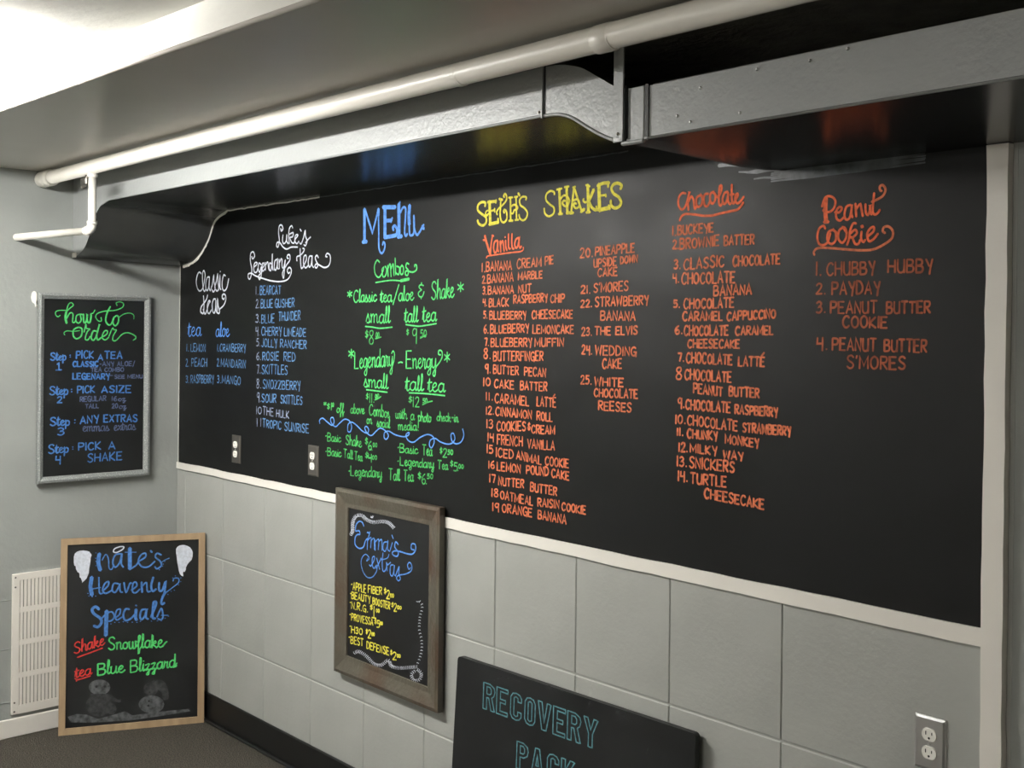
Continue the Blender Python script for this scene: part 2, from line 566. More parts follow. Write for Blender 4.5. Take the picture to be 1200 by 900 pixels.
K_WHITE = chalk('chalk_white', (210, 215, 226), .84)
K_BLUE = chalk('chalk_blue', (96, 150, 228))
K_BLUE2 = chalk('chalk_soft_blue', (98, 142, 190), .6)
K_BLUE3 = chalk('chalk_deep_blue', (78, 128, 196))
K_DIM = chalk('chalk_dusty_blue', (92, 104, 138), .6)
K_PALE = chalk('chalk_pale_grey_blue', (140, 152, 178), .6)
K_GREEN = chalk('chalk_green', (88, 206, 114))
K_GREEN2 = chalk('chalk_soft_green', (74, 176, 92), .62)
K_YELLOW = chalk('chalk_yellow', (232, 222, 82))
K_ORANGE = chalk('chalk_orange', (242, 116, 76))
K_ORANGE2 = chalk('chalk_soft_orange', (222, 122, 84), .62)
K_ORANGE3 = chalk('chalk_worn_orange', (178, 96, 66), .55, 40)
K_RED = chalk('chalk_red', (206, 62, 56))
K_CYAN = chalk('chalk_outline_teal', (92, 142, 150), .7)
K_SMUDGE = chalk('chalk_smudge', (92, 94, 96), .36, 55, (.35, .68), .9)
K_SMUDGE2 = chalk('chalk_faint_smudge', (62, 63, 64), .5, 55, (.35, .68), .9)
K_SCUFF = chalk('paint_scuff', (82, 87, 89), .5, 26, (.35, .6), .3)

# ---------------------------------------------------------------- the room
ZS = 2.34                    # underside of the soffit
ZC = 2.43                    # ceiling beyond it
X1, Y1 = 6.6, -5.2


def struct(name, mb, m, parent=None):
    o = mb.build(name, m, parent)
    if parent is None:
        o['kind'] = 'structure'
    return o


struct('floor', MB().box((-.1, Y1, -.1), (X1, .15, 0)), M_CARPET)
wl = struct('wall_left', MB().box((-.12, Y1, 0), (0, .15, ZC)), M_GREY)
struct('wall_right', MB().box((X1, Y1, 0), (X1 + .1, .15, ZC)), M_WHITE)
struct('wall_front', MB().box((-.12, Y1 - .1, 0), (X1 + .1, Y1, ZC)), M_WHITE)
wb = struct('wall_back', MB().box((0, .0032, 0), (3.80, .15, ZC)).box((3.80, .03, 0), (X1, .15, ZC)), M_JOINT)
struct('ceiling', MB().box((-.12, Y1 - .1, ZC), (X1 + .1, .15, ZC + .1)), M_CEIL)
fy = lambda x: -1.187 + .0397 * (x - 1.26)
sf = MB()
sf.poly([(0, fy(0), ZS), (X1, fy(X1), ZS), (X1, -.55, ZS), (0, -.55, ZS)], 0)
sf.poly([(0, fy(0), ZS + .004), (0, fy(0), ZC), (X1, fy(X1), ZC), (X1, fy(X1), ZS + .004)], 1)
sf.poly([(0, -.55, ZS), (X1, -.55, ZS), (X1, -.55, ZC), (0, -.55, ZC)], 0)
sf = struct('soffit', sf, [M_SOFFIT, M_CEIL])
lip = MB().tube([(0.002, fy(0) - .002, ZS + .004), (X1 - .002, fy(X1) - .002, ZS + .004)], .007, 8)
lip.build('edge_bead', M_SOFFIT, sf)
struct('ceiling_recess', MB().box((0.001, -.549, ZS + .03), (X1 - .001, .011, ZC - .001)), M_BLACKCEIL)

# painted blocks of the menu wall, each its own piece
joints_x = [0.001, .087, .438, .789, 1.14, 1.49, 1.841, 2.192, 2.545, 2.894, 3.245, 3.79]
rows_z = [(.021, .364), (.364, .709), (.709, 1.056)]
mesh_cache = {}
for (za, zb) in rows_z:
    for xa, xb in zip(joints_x[:-1], joints_x[1:]):
        w_, h_ = round(xb - xa, 3), round(zb - za, 3)
        g = .0022
        key = (w_, h_)
        if key not in mesh_cache:
            t = MB().box((g * .3, 0, g), (w_ - g * .3, .0062, h_ - g), chamfer=.0028)
            o = t.build('block', M_TILE, wb)
            mesh_cache[key] = o.data
        else:
            o = bpy.data.objects.new('block', mesh_cache[key])
            COL.objects.link(o)
            o.parent = wb
        o.location = (xa, RND.uniform(-.0004, .0004), za)
# faint course lines of the left wall, ridges under the paint
WL = Plane((0, 0, 0), (0, 1, 0), (0, 0, 1))
WBK = Plane((0, 0, 0), (1, 0, 0), (0, 0, 1))
for px, py in ((5, 704), (5, 761), (5, 824)):
    y, z = WL.px(px, py)
    P = [(-.0008 + RND.uniform(-.0004, .0008), y + .09 - i * .03, z + RND.uniform(-.003, .003)) for i in range(24)]
    MB().tube(P, .0026, 6).build('joint_ridge', M_GREY, wl)

# grey wall beyond the white post, and trims
def wavy_board(x0, x1, z0a, z0b, z1a, z1b, thick, step, amp, y=-.0004):
    """board lying on the menu wall with hand-painted, slightly wandering long edges (horizontal)"""
    n = max(2, int((x1 - x0) / step))
    lo, hi = [], []
    for i in range(n + 1):
        t = i / n
        lo.append((x0 + (x1 - x0) * t, z0a + (z0b - z0a) * t + RND.uniform(-amp, amp)))
        hi.append((x0 + (x1 - x0) * t, z1a + (z1b - z1a) * t + RND.uniform(-amp, amp)))
    m = MB()
    F = lambda L, yy: [(p[0], yy, p[1]) for p in L]
    m.strip(F(lo, -thick), F(hi, -thick), 0, False)
    m.strip(F(hi, -thick), F(hi, y), 0, False)
    m.strip(F(lo, y), F(lo, -thick), 0, False)
    m.poly([(lo[0][0], -thick, lo[0][1]), (hi[0][0], -thick, hi[0][1]), (hi[0][0], y, hi[0][1]), (lo[0][0], y, lo[0][1])])
    return m


struct('trim_1', wavy_board(.012, 3.748, 1.060, 1.044, 1.088, 1.083, .009, .07, .0016), M_WHITE)
pm = MB()
n = 30
Pl, Pr = [], []
for i in range(n + 1):
    z = 2.093 * i / n
    Pl.append((3.744 + RND.uniform(-.0015, .0015), z)); Pr.append((3.789 + RND.uniform(-.001, .001), z))
pm.strip([(p[0], -.018, p[1]) for p in Pl], [(p[0], -.018, p[1]) for p in Pr], 0, False)
pm.strip([(p[0], -.018, p[1]) for p in Pr], [(p[0] + .001, .006, p[1]) for p in Pr], 0, False)
pm.strip([(p[0], 0, p[1]) for p in Pl], [(p[0], -.018, p[1]) for p in Pl], 0, False)
pm.poly([(3.744, -.018, 2.093), (3.789, -.018, 2.093), (3.789, .006, 2.093), (3.744, .006, 2.093)])
struct('trim_2', pm, M_WHITE)
MB().box((3.79, .004, .02), (X1, .03, 2.3)).build('painted_infill', M_GREY, wb)
struct('baseboard_left', MB().box((0, Y1, 0), (.012, 0, .077), chamfer=.003), M_WHITE)
struct('baseboard_back', MB().box((.013, -.012, 0), (3.742, -.0008, .120), chamfer=.004)
       .box((.013, -.03, 0), (3.742, -.011, .012), chamfer=.005), M_BASEB)

# ---------------------------------------------------------------- ceiling lights (above and behind the viewer's left)
def ceiling_light(x0, x1, y, strength, label):
    t = empty('ceiling_light', ((x0 + x1) / 2, y, ZC), label, 'lamp', 'tube lights on the ceiling')
    MB().box((x0 - .04, y - .03, ZC - .025), (x1 + .04, y + .03, ZC - .001), chamfer=.006).build('housing', M_WHITE, t)
    me = mat('tube_glow', (1.0, .98, .94, 1), emit=strength)
    for s in (-.032, .032):
        MB().tube([(x0, y + s, ZC - .07), (x1, y + s, ZC - .07)], .016, 12).build('tube', me, t)
    for xx in (x0 - .03, x1 + .005):
        MB().box((xx, y - .055, ZC - .095), (xx + .022, y + .055, ZC - .04)).build('lamp_holder', M_WHITE, t)
    return t


ceiling_light(.75, 1.95, -1.62, LAMP_NEAR, 'white tube light fixed to the ceiling near the corner')
ceiling_light(2.6, 3.8, -4.3, LAMP_FILL, 'unseen white tube light added further into the room as fill light')

# ---------------------------------------------------------------- the duct
YF = -.4825
duct = empty('air_duct', (0, 0, 2.2), 'long boxed air duct over the menu, grey front and glossy black underside', 'duct')
FR = [(0.001, 1.985), (.074, 2.0), (.137, 2.03), (.19, 2.085), (.241, 2.150), (.293, 2.186), (.377, 2.202)]
WA = [(0.001, 1.972), (.053, 1.975), (.142, 1.989), (.216, 2.023), (.286, 2.082), (.345, 2.160), (.452, 2.195)]
FRs = smooth(FR, 5); WAs = smooth(WA, 5)
m = MB()
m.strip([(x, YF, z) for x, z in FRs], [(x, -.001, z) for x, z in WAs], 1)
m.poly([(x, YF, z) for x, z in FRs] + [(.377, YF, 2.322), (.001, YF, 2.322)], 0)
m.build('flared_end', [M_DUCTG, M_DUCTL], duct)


def section(P0, P1, zt0, zt1, name, under, parts=duct):
    """box section between P=(x_front, x_wall, z_front, z_wall)"""
    m = MB()
    a, b = P0, P1
    m.poly([(a[0], YF, a[2]), (b[0], YF, b[2]), (b[0], YF, zt1), (a[0], YF, zt0)], 0)
    m.strip([(a[0], YF, a[2]), (b[0], YF, b[2])], [(a[1], -.001, a[3]), (b[1], -.001, b[3])], 1, False)
    m.poly([(a[0], YF, zt0), (b[0], YF, zt1), (b[1], -.001, zt1), (a[1], -.001, zt0)], 1)
    return m.build(name, [M_DUCTG, under], parts)


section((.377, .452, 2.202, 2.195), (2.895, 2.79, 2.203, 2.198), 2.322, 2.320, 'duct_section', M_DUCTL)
B0 = [(2.895, 2.203), (2.944, 2.200), (2.987, 2.187), (3.028, 2.164), (3.068, 2.142), (3.114, 2.122), (3.151, 2.115), (3.22, 2.112)]
BW = [(2.79, 2.198), (2.85, 2.192), (2.92, 2.170), (2.98, 2.150), (3.05, 2.128), (3.12, 2.110), (3.187, 2.097), (3.27, 2.092)]
T0 = [(2.895, 2.320), (2.948, 2.316), (3.012, 2.299), (3.066, 2.270), (3.119, 2.240), (3.15, 2.231), (3.18, 2.227), (3.22, 2.226)]
b0, bw, t0 = smooth(B0, 4), smooth(BW, 4), smooth(T0, 4)
m = MB()
m.poly([(x, YF, z) for x, z in b0] + [(x, YF, z) for x, z in reversed(t0)], 0)
m.strip([(x, YF, z) for x, z in b0], [(x, -.001, z) for x, z in bw], 1)
m.strip([(x, YF, z) for x, z in t0], [(x, -.001, z) for x, z in t0], 1)
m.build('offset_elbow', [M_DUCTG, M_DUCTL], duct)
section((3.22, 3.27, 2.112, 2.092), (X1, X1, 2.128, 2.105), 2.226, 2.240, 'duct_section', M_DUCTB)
# rolled bottom edge, seams, strap, rivets
MB().tube([(.30, YF - .001, 2.190), (.377, YF - .001, 2.204), (2.895, YF - .001, 2.205)], .0035, 8).build('rolled_edge', M_DUCTG, duct)
MB().tube([(x, YF - .001, z + .001) for x, z in b0], .004, 8).build('rolled_edge', M_DUCTG, duct)
MB().tube([(3.22, YF - .001, 2.1135), (X1, YF - .001, 2.1295)], .003, 8).build('rolled_edge', M_DUCTG, duct)
MB().box((2.888, YF - .006, 2.198), (2.894, YF - .0005, 2.322), chamfer=.001).build('seam', M_DUCTG, duct)
MB().box((2.895, YF - .0015, 2.20), (2.8985, YF - .0002, 2.321)).build('seam_gap', M_SLOT, duct)
MB().box((3.172, YF - .006, 2.108), (3.212, YF - .0005, 2.227), chamfer=.002).build('seam', M_DUCTG, duct)
MB().box((3.212, YF - .004, 2.110), (3.222, YF - .0003, 2.229)).build('seam_gap', M_SLOT, duct)
MB().box((3.15, YF - .013, 2.103), (3.215, YF - .001, 2.112), chamfer=.003).build('solder_lump', M_DUCTG, duct)
MB().box((3.128, YF - .013, 2.112), (3.157, YF - .008, ZS + .002), chamfer=.001).build('hanger_strap', M_DUCTG, duct)
MB().box((3.1575, YF - .0075, 2.112), (3.161, YF - .0005, 2.235)).build('seam_gap', M_SLOT, duct)
for (x, z) in ((3.143, 2.13), (2.878, 2.215), (3.335, 2.133), (3.46, 2.135), (3.50, 2.215), (3.62, 2.212), (3.36, 2.20),
               (3.70, 2.22), (3.30, 2.150)):
    MB().tube([(x, YF - (.013 if x == 3.143 else 0), z), (x, YF - (.0165 if x == 3.143 else .0035), z)], [.0038, .0022], 8) \
        .build('rivet', M_DARKST if x in (3.143, 2.878) else M_STEEL, duct)
# white dab where the painter ran over the end of the duct
MB().box((.002, YF - .004, 1.986), (.045, YF - .0002, 2.008), chamfer=.002).build('paint_drip', M_WHITE, duct)

# ---------------------------------------------------------------- pipes
YP, ZP, RP = -.62, 2.303, .0275
PP = Plane((0, YP, ZP), (1, 0, 0), (0, 0, 1))
pipe = empty('water_pipe', (0, YP, ZP), 'long white pipe slung before the duct, with a thin branch at its left end',
             'pipe')
MB().tube([(.09, YP, ZP), (1.5, YP, ZP + .002), (3.0, YP, ZP + .001), (X1, YP, ZP + .004)], RP, 24).build('pipe', M_PIPE, pipe)
for px, py in ((540, 85), (710, 40)):
    x = PP.px(px, py)[0]
    hw, hh = (.006, .0015) if px == 540 else (.022, .0024)
    MB().tube([(x - hw - .003, YP, ZP), (x - hw, YP, ZP), (x + hw, YP, ZP), (x + hw + .003, YP, ZP)],
              [RP + .0003, RP + hh, RP + hh, RP + .0003], 24).build('coupling', M_PIPE, pipe)
MB().tube([(.003, YP, ZP + .002), (.02, YP, ZP), (.035, YP, ZP), (.045, YP, ZP), (.055, YP, ZP), (.075, YP, ZP), (.09, YP, ZP),
           (.10, YP, ZP), (.13, YP, ZP), (.14, YP, ZP)],
          [.024, .031, .034, .030, .034, .034, .030, .035, .035, RP], 20).build('elbow', M_PIPE, pipe)
# thin branch: drops from the pipe, turns and runs into the left wall
xb = Plane((0, YP, 0), (1, 0, 0), (0, 0, 1)).px(108, 240)[0]
yb_, zb_ = WL.px(19, 278)
br = .0145
zb2 = Plane((0, YP, 0), (1, 0, 0), (0, 0, 1)).px(108, 270)[1]
MB().tube([(xb, YP, ZP - RP + .004), (xb, YP, zb2 + .02)], br, 14).build('branch_pipe', M_PIPE, pipe)
D = Vector((.001 - xb, yb_ - YP, zb_ - zb2)).normalized()
e0 = Vector((xb, YP, zb2))
arc = []
for k in range(7):
    a = k / 6 * math.pi / 2
    arc.append(e0 + Vector((0, 0, .028)) * (1 - math.sin(a)) + D * .028 * (1 - math.cos(a)))
MB().tube(arc, br + .003, 14).build('elbow', M_PIPE, pipe)
MB().tube([e0 + D * .02, Vector((.001, yb_, zb_))], br, 14).build('branch_pipe', M_PIPE, pipe)
for a, b in ((e0 + Vector((0, 0, .024)), e0 + Vector((0, 0, .036))),
             (Vector((xb, YP, ZP - RP - .012)), Vector((xb, YP, ZP - RP + .001))),
             (e0 + D * .024, e0 + D * .036)):
    MB().tube([a, b], br + .0045, 14).build('collar', M_PIPE, pipe)
q = Plane((0, YP, 0), (1, 0, 0), (0, 0, 1)).px(90, 216)
cl = MB()
cl.box((xb - .085, YP - .014, q[1] - .012), (xb - .03, YP + .014, q[1] + .014), chamfer=.004)
cl.tube([(xb - .09, YP, q[1] - .016), (xb - .05, YP, q[1] - .010), (xb - .012, YP, q[1])], .007, 8)
cl.tube([(xb - .05, YP, q[1]), (xb - .05, YP, ZP - .02)], .009, 8)
cl.build('valve', M_DARKST, pipe)

# ---------------------------------------------------------------- the chalkboard wall and its writing
cb = empty('menu_chalkboard', (1.9, 0, 1.09), 'long black chalkboard wall hand-lettered with the whole menu in bright colours', 'chalkboard')
YB = -.0030
m = MB()
edge_top = [(x, z + .001) for x, z in WAs if x > .03] + [(2.79, 2.199)] + [(x, z + .002) for x, z in bw[1:]] + [(3.745, 2.100)]
edge_top = [(.022, 1.973)] + edge_top
bot = [(.020 + 3.728 * i / 40, 1.086 + (1.081 - 1.086) * i / 40) for i in range(41)]
m.poly([(x, YB, z) for x, z in bot] + [(x, YB, z) for x, z in reversed(edge_top)], 0, (0, .0026, 0))
m.build('painted_panel', M_BOARD, cb)
BP = Plane((0, YB, 0), (1, 0, 0), (0, 0, 1))


def jag(P, a):
    return [(p[0] + RND.uniform(-a, a), p[1] + RND.uniform(-a, a)) for p in P]


ink = Ink(BP, .009, .0008)
for k in range(3):
    ink.ribbon(jag([(x + .004, z - .001 - .002 * k) for x, z in smooth(WA, 9) if x > .045], .0022), .011)
ink.ribbon(jag([(.452 + .03 * i, 2.192) for i in range(25)], .0016), .0055)
ink.ribbon([(.023, 1.972 - .0147 * i + RND.uniform(-.001, .001)) for i in range(61)], .0035)
ink.build('paint_edge', M_WHITE, cb, 'rough white paint line along the duct and the corner')
ink = Ink(BP, .006, .0007)
ink.ribbon(jag([(1.17 + .03 * i, 2.193) for i in range(53)], .0015), .0036)
ink.ribbon(jag([(3.04 + .03 * i, 2.124 - .0011 * i * (1.6 - .04 * i)) for i in range(17)], .002), .010)
for k in range(7):
    x = 3.10 + RND.uniform(0, .30)
    ink.ribbon(jag([(x + .03 * i, 2.100 - k * .004 - .002 * math.sin(i)) for i in range(6)], .002), .006, True)
for k in range(5):
    ink.ribbon(jag([(3.2 + .04 * i, 2.088 - k * .005 + .0006 * i) for i in range(11)], .001), .007, True)
ink.build('paint_scuff', K_SCUFF, cb, 'glossy brushed smears below the duct')

K1 = (225, 310, 15); K2 = (285, 258, 10.909); K3 = (418, 230, 12.857); K4 = (555, 220, 13.333); K5 = (632, 206, 12)
K6 = (560, 265, 18.46); K7 = (788, 208, 13.04); K8 = (948, 212, 9.78)
H1 = (60, 348, 11.43); E1 = (404, 598, 10); N1 = (84, 634, 8); N2 = (94, 690, 10); N3 = (82, 742, 9.23); R1 = (560, 790, 7.5)
E2 = (400, 676, 7.26)
C2 = (200, 370, 6); C1 = (200, 220, 6); C3 = (370, 220, 6); C4 = (370, 360, 6); C5 = (370, 480, 6)
A1, A2, A3 = (550, 200, 5.217), (550, 360, 5.217), (550, 480, 5.217)
B1, B2, B3 = (770, 200, 6), (770, 340, 6), (770, 460, 6)
D1, D2 = (930, 210, 6), (930, 330, 6)
PX = (0, 0, 1)

# classic teas
i_ = Ink(BP, .0085)
i_.trace(K1, '165,160 130,135 95,190 78,310 100,420 140,465 185,430 215,330 235,180 215,110 190,150 190,300 205,430 225,470 250,430;'
             '310,220 270,230 245,330 250,430 275,455 300,380 310,230 305,400 325,460;325,460 360,350 385,190 390,300 410,420 380,480 355,440;'
             '400,400 430,300 455,170 460,300 475,420 445,465 420,440;480,400 495,190 495,400 515,440;498,122 503,126;'
             '590,200 560,185 535,300 540,420 575,460 620,400 650,250|'
             '205,550 215,700 205,850 175,850 155,820 170,740 215,680 260,610 280,535;'
             '200,790 235,870 270,790 300,690 325,650 300,640 275,720 280,830 310,860 345,800;'
             '420,610 385,610 360,700 370,820 400,850 420,760 425,620 430,800 450,840;450,820 455,600 465,720 490,810 480,860 440,840;'
             '480,790 560,720 600,620 595,550 570,520 540,540 540,590 565,610 580,580')
i_.build('heading', K_WHITE, cb, 'white script word Classic|white script word teas under Classic')
i_ = Ink(BP, .0072)
i_.trace(K2, '495,130 480,110 490,140 510,110 495,65 465,75 455,160 465,260 450,340 430,330 440,285 475,290 510,340 560,370 620,345 700,345;'
             '510,190 505,260 520,300 550,270 560,190 560,270 580,300;635,100 620,72 592,110 585,200 592,300;'
             '595,180 640,160 635,210 600,225 625,285 655,295;655,290 670,240 700,200 695,185 670,200 665,270 690,300 715,270;730,115 745,140;'
             '725,290 745,300 775,220 795,135 800,200 820,270 800,325 780,315;800,290 830,250 865,215|'
             '120,485 110,460 125,495 150,455 130,405 100,430 95,520 115,640 95,745 70,740 70,690 110,680 160,710 240,740 360,775 480,785 '
             '570,760 615,690 620,630 595,605 570,640 585,680 605,665;140,600 175,570 180,545 155,545 140,590 145,660 175,665 190,620;'
             '235,570 205,550 195,620 215,665 235,600 235,700 215,760 200,720 220,690 250,650;'
             '245,620 270,580 265,550 250,560 245,620 260,650 285,620;!285,540 290,640;290,570 315,535 325,600 335,640;'
             '365,560 340,550 335,620 355,645 370,560 375,430 375,580 385,640;430,500 405,530 400,620 420,635 440,560 440,490 440,600 455,625;'
             '!460,500 465,620;465,540 490,490;500,500 500,590 520,610 540,510 530,640 520,740 505,690 520,640 560,570 600,510 600,450 '
             '575,445 565,480 585,490|730,365 735,500 745,610 770,600;690,520 690,470 730,450 770,410 785,370 765,360;'
             '770,590 810,510 805,450 780,470 775,560 800,610 835,580;880,460 850,465 835,540 850,600 875,560 885,460 885,570 905,605;'
             '965,480 945,450 925,480 940,530 960,570 940,610 920,590 940,560 980,575 1040,605 1095,585 1120,520 1115,450 1080,425 '
             '1060,460 1080,470')
i_.build('heading', K_WHITE, cb, "white script word Luke's|white script word Legendary|white script word teas after Legendary")
i_ = Ink(BP, .0062)
i_.text(C2, 'tea,122,145,218,143,100;aloe,318,148,415,146,95')
i_.build('heading', K_BLUE, cb, 'small blue column heads tea and aloe')
i_ = Ink(BP, .0050)
i_.text(C2, '1.,113,250,128,250,50;LEMON,143,250,245,253,52;2.,108,355,128,355,50;PEACH,148,355,255,357,56;3.,108,470,130,470,50;'
            'RASPBERRY,143,472,303,474,55;1.,330,250,342,250,50;CRANBERRY,348,250,528,256,54;2.,328,355,346,355,50;'
            'MANDARIN,355,358,528,368,56;3.,330,472,352,472,50;MANGO,362,473,492,486,56')
i_.build('list', K_BLUE2, cb, 'blue list of classic tea flavours')['kind'] = 'stuff'
i_ = Ink(BP, .0052)
i_.text(C1, 'BEARCAT,630,752,775,748,58;BLUE,636,845,718,842,58;GUSHER,735,842,870,837,58')
i_.text((0, 300, 3), 'BLUE,920,236,965,234,30;THUNDER,980,228,1056,224,30')
i_.text(C2, 'CHERRY,640,137,780,140,58;LIMEADE,800,142,952,146,58;JOLLY,640,216,748,222,56;RANCHER,772,222,955,232,56;'
            'ROSIE,648,312,760,314,58;RED,797,316,877,319,58;SKITTLES,642,407,822,413,62;SNOZZBERRY,650,510,912,522,60;'
            'SOUR,642,606,742,612,58;SKITTLES,775,614,925,625,58')
i_.text(C2, 'TROPIC,648,783,778,800,56;SUNRISE,803,805,972,826,58')
i_.build('list', K_BLUE2, cb, 'blue list of legendary tea flavours')['kind'] = 'stuff'
i_ = Ink(BP, .0048)
i_.text(C1, '1.,600,750,618,750,56;2.,600,845,625,845,56')
i_.text((0, 300, 3), '3.,900,234,915,234,28')
i_.text(C2, '4.,600,137,628,137,56;5.,605,212,632,212,52;6.,605,310,635,310,56;7.,605,405,632,405,60;8.,605,508,635,508,62;'
            '9.,608,604,635,604,60;10,605,690,640,690,52;11,608,778,638,778,56;THE,650,695,722,705,56;HULK,745,710,832,722,50')
i_.build('list', K_PALE, cb, 'pale blue-grey item numbers and a faded tea name')['kind'] = 'stuff'
i_ = Ink(BP, .0105)
i_.trace(K3, 'w1.8:!120,195 120,690;w1.6:!92,690 155,682;w1.1:!128,200 240,550 330,200;w.9:330,200 335,500 340,780 380,860 420,800 430,720 '
             '405,690 395,740;w1.7:!330,195 330,290;w2:!430,170 430,610;w1.7:!400,165 585,165;w1.5:!430,370 530,362;!520,390 540,325;'
             'w1.6:420,620 540,600 605,585;w1.2:605,585 612,500 580,445 550,470 560,510;w2:!640,120 642,600;!625,160 660,85;w1.6:!622,612 682,602;'
             '660,250 700,170 740,190 735,350 725,540 745,600 770,560;w1.9:800,140 790,300 795,440;795,440 800,560 820,590 860,560 870,420 865,290;'
             '865,290 870,480 910,580 950,540 990,470 1015,430;w1.3:!990,450 1015,490')
i_.build('heading', K_BLUE, cb, 'tall blue heading MENU')
# combos block
i_ = Ink(BP, .0070)
i_.trace((430, 300, 10), '150,75 120,50 90,120 100,210 140,250 175,210 200,150;200,130 180,160 190,240 220,230 235,160 215,120;'
                         '!245,110 250,240;248,150 275,95 285,240;285,150 310,95 320,230;!333,25 340,220;345,200 375,215 385,140 350,120;'
                         '415,110 395,140 400,210 425,205 432,140 412,105;495,95 470,85 460,130 490,170 480,225 455,215 465,175 540,190 '
                         '585,160 585,110 565,105 565,130')
i_.trace((430, 300, 10), 'w.8:105,312 280,285 400,292;w1.9:!400,290 495,270')
i_.build('heading', K_GREEN, cb, 'green script heading Combos')
i_ = Ink(BP, .0060)
i_.text(C3, '*,222,790,256,788,62;Classic,268,808,430,798,82;tea,455,804,540,803,85;/,545,800,580,795,110;aloe,583,798,692,790,92;'
            '&,722,770,762,768,95;Shake,815,785,975,768,120;*,998,760,1042,758,92')
i_.text(C4, 'small,355,110,527,110,105;tall,625,104,722,103,100;tea,752,100,852,98,105;*,230,385,270,385,85;'
            'Legendary,275,432,545,415,120;Energy,638,432,850,428,118;*,905,415,945,412,92;small,340,560,512,576,92;'
            'tall,632,585,762,588,100;tea,790,592,912,598,100')
i_.trace(C4, '535,420 550,380 555,330 545,308 535,325;845,420 870,390 890,350 888,310 868,305 865,330 880,335;582,392 598,386 612,390;'
             '350,135 400,140 455,148 540,140;635,122 690,130 740,133 850,115;!358,580 505,598;658,602 780,608 910,622')
i_.build('list', K_GREEN, cb, 'bright green combo names with underlines')['kind'] = 'stuff'
i_ = Ink(BP, .0052)
i_.text(C4, '$,350,222,370,220,58;8,376,260,408,258,95;00,424,214,448,213,38;$,640,200,656,200,48;9,680,248,712,248,95;50,738,212,780,210,50;'
            '$,356,652,372,650,45;11.,380,670,412,670,62;00,420,640,445,638,28;$,656,678,678,676,52;12,686,700,728,700,68;50,755,672,785,670,30;'
            'off,148,742,202,742,62;above,245,745,345,750,60;Combos,378,758,522,780,78;with,562,780,645,787,65;a,668,790,696,792,65;'
            'photo,720,800,815,808,65;check-in,853,798,1005,808,58;on,360,818,398,820,60;social,432,838,525,850,62;media!,580,862,725,868,62;'
            '$1,82,722,112,722,50;00,112,700,128,700,28;*,58,700,76,700,35')
i_.trace(C4, '420,222 445,215 462,210;735,218 760,205 782,190;415,652 440,642 460,628;752,686 790,668 822,660')
i_.text(C5, '#,68,185,80,185,60;Basic,84,222,180,228,56;Shake,212,243,325,265,68;$,350,250,368,250,50;6,372,285,395,285,62;.,396,285,400,285,60;'
            '00,405,262,432,264,28;#,68,295,80,295,60;Basic,84,322,182,332,56;Tall,198,335,262,350,58;Tea,275,352,330,362,58;'
            '$,350,345,370,345,46;4,372,366,395,366,50;00,400,350,430,352,28;#,575,268,588,268,60;Basic,592,300,722,312,58;Tea,752,318,822,328,72;'
            '$,874,314,890,314,48;2,896,335,922,335,60;50,930,315,966,316,32;#,575,362,588,362,60;Legendary,596,390,835,412,62;'
            'Tea,860,415,932,424,60;$,948,404,966,404,48;5,972,430,998,432,60;.,1000,430,1004,430,60;00,1006,412,1040,414,28;'
            '#,232,432,244,432,60;Legendary,248,462,468,480,70;Tall,516,492,594,500,74;Tea,620,498,690,506,74;$,722,494,742,494,50;'
            '6,748,524,774,524,70;.,778,524,782,524,70;50,786,484,824,486,34')
i_.build('list', K_GREEN2, cb, 'soft green prices and check-in offer')['kind'] = 'stuff'
i_ = Ink(BP, .0055)
i_.trace(C5, '30,98 28,75 50,60 80,85 115,110 130,90 125,58 108,60 110,90 140,120 170,95 205,68 240,80 255,120 245,155 228,150 230,105 255,88 '
             '290,110 330,150 365,165 375,140 360,118 348,130 365,165 395,182 430,150 460,130 500,155 515,185 500,208 485,195 490,160 520,152 '
             '560,175 620,190 655,180 662,162 645,168 640,190 660,220 695,228 740,195 790,175 830,190 838,230 820,268 805,250 812,215 845,202 '
             '880,225 930,242 965,235 985,205 975,168 958,175 965,220 995,240 1030,225 1048,180 1040,135')
i_.build('swirl', K_BLUE, cb, 'blue looping divider line')['kind'] = 'stuff'
# shakes
i_ = Ink(BP, .0078)
i_.trace(K4, 'w1.3:180,290 185,235 130,225 75,270 70,350 130,410 195,460 200,540 150,590 85,560 65,500;w1.9:!250,215 265,565;w1.5:!225,225 355,212;'
             '!355,190 350,240;!270,365 330,350;!330,325 335,380;w.9:265,360 215,360 190,400 215,435 235,400;w1.7:!250,572 390,538;w1.2:!385,480 392,550;'
             'w1.1:430,180 425,300 420,430 440,520 485,540 525,480 520,380 490,345 475,370 490,395;375,420 365,380 400,320 460,270 515,200 520,130 '
             '495,95 475,130 490,150;w1.3:!405,175 455,190;w1.2:!580,150 585,510;!550,155 610,150;w1.2:!555,515 615,515;!665,145 675,505;'
             '!640,145 690,140;!650,505 705,500;580,300 640,265 690,300 680,340 640,350 620,400 580,400;w1.2:!700,85 725,125;'
             '820,190 825,150 770,140 725,190 735,270 800,320 845,390 830,470 780,510 730,480 715,420')
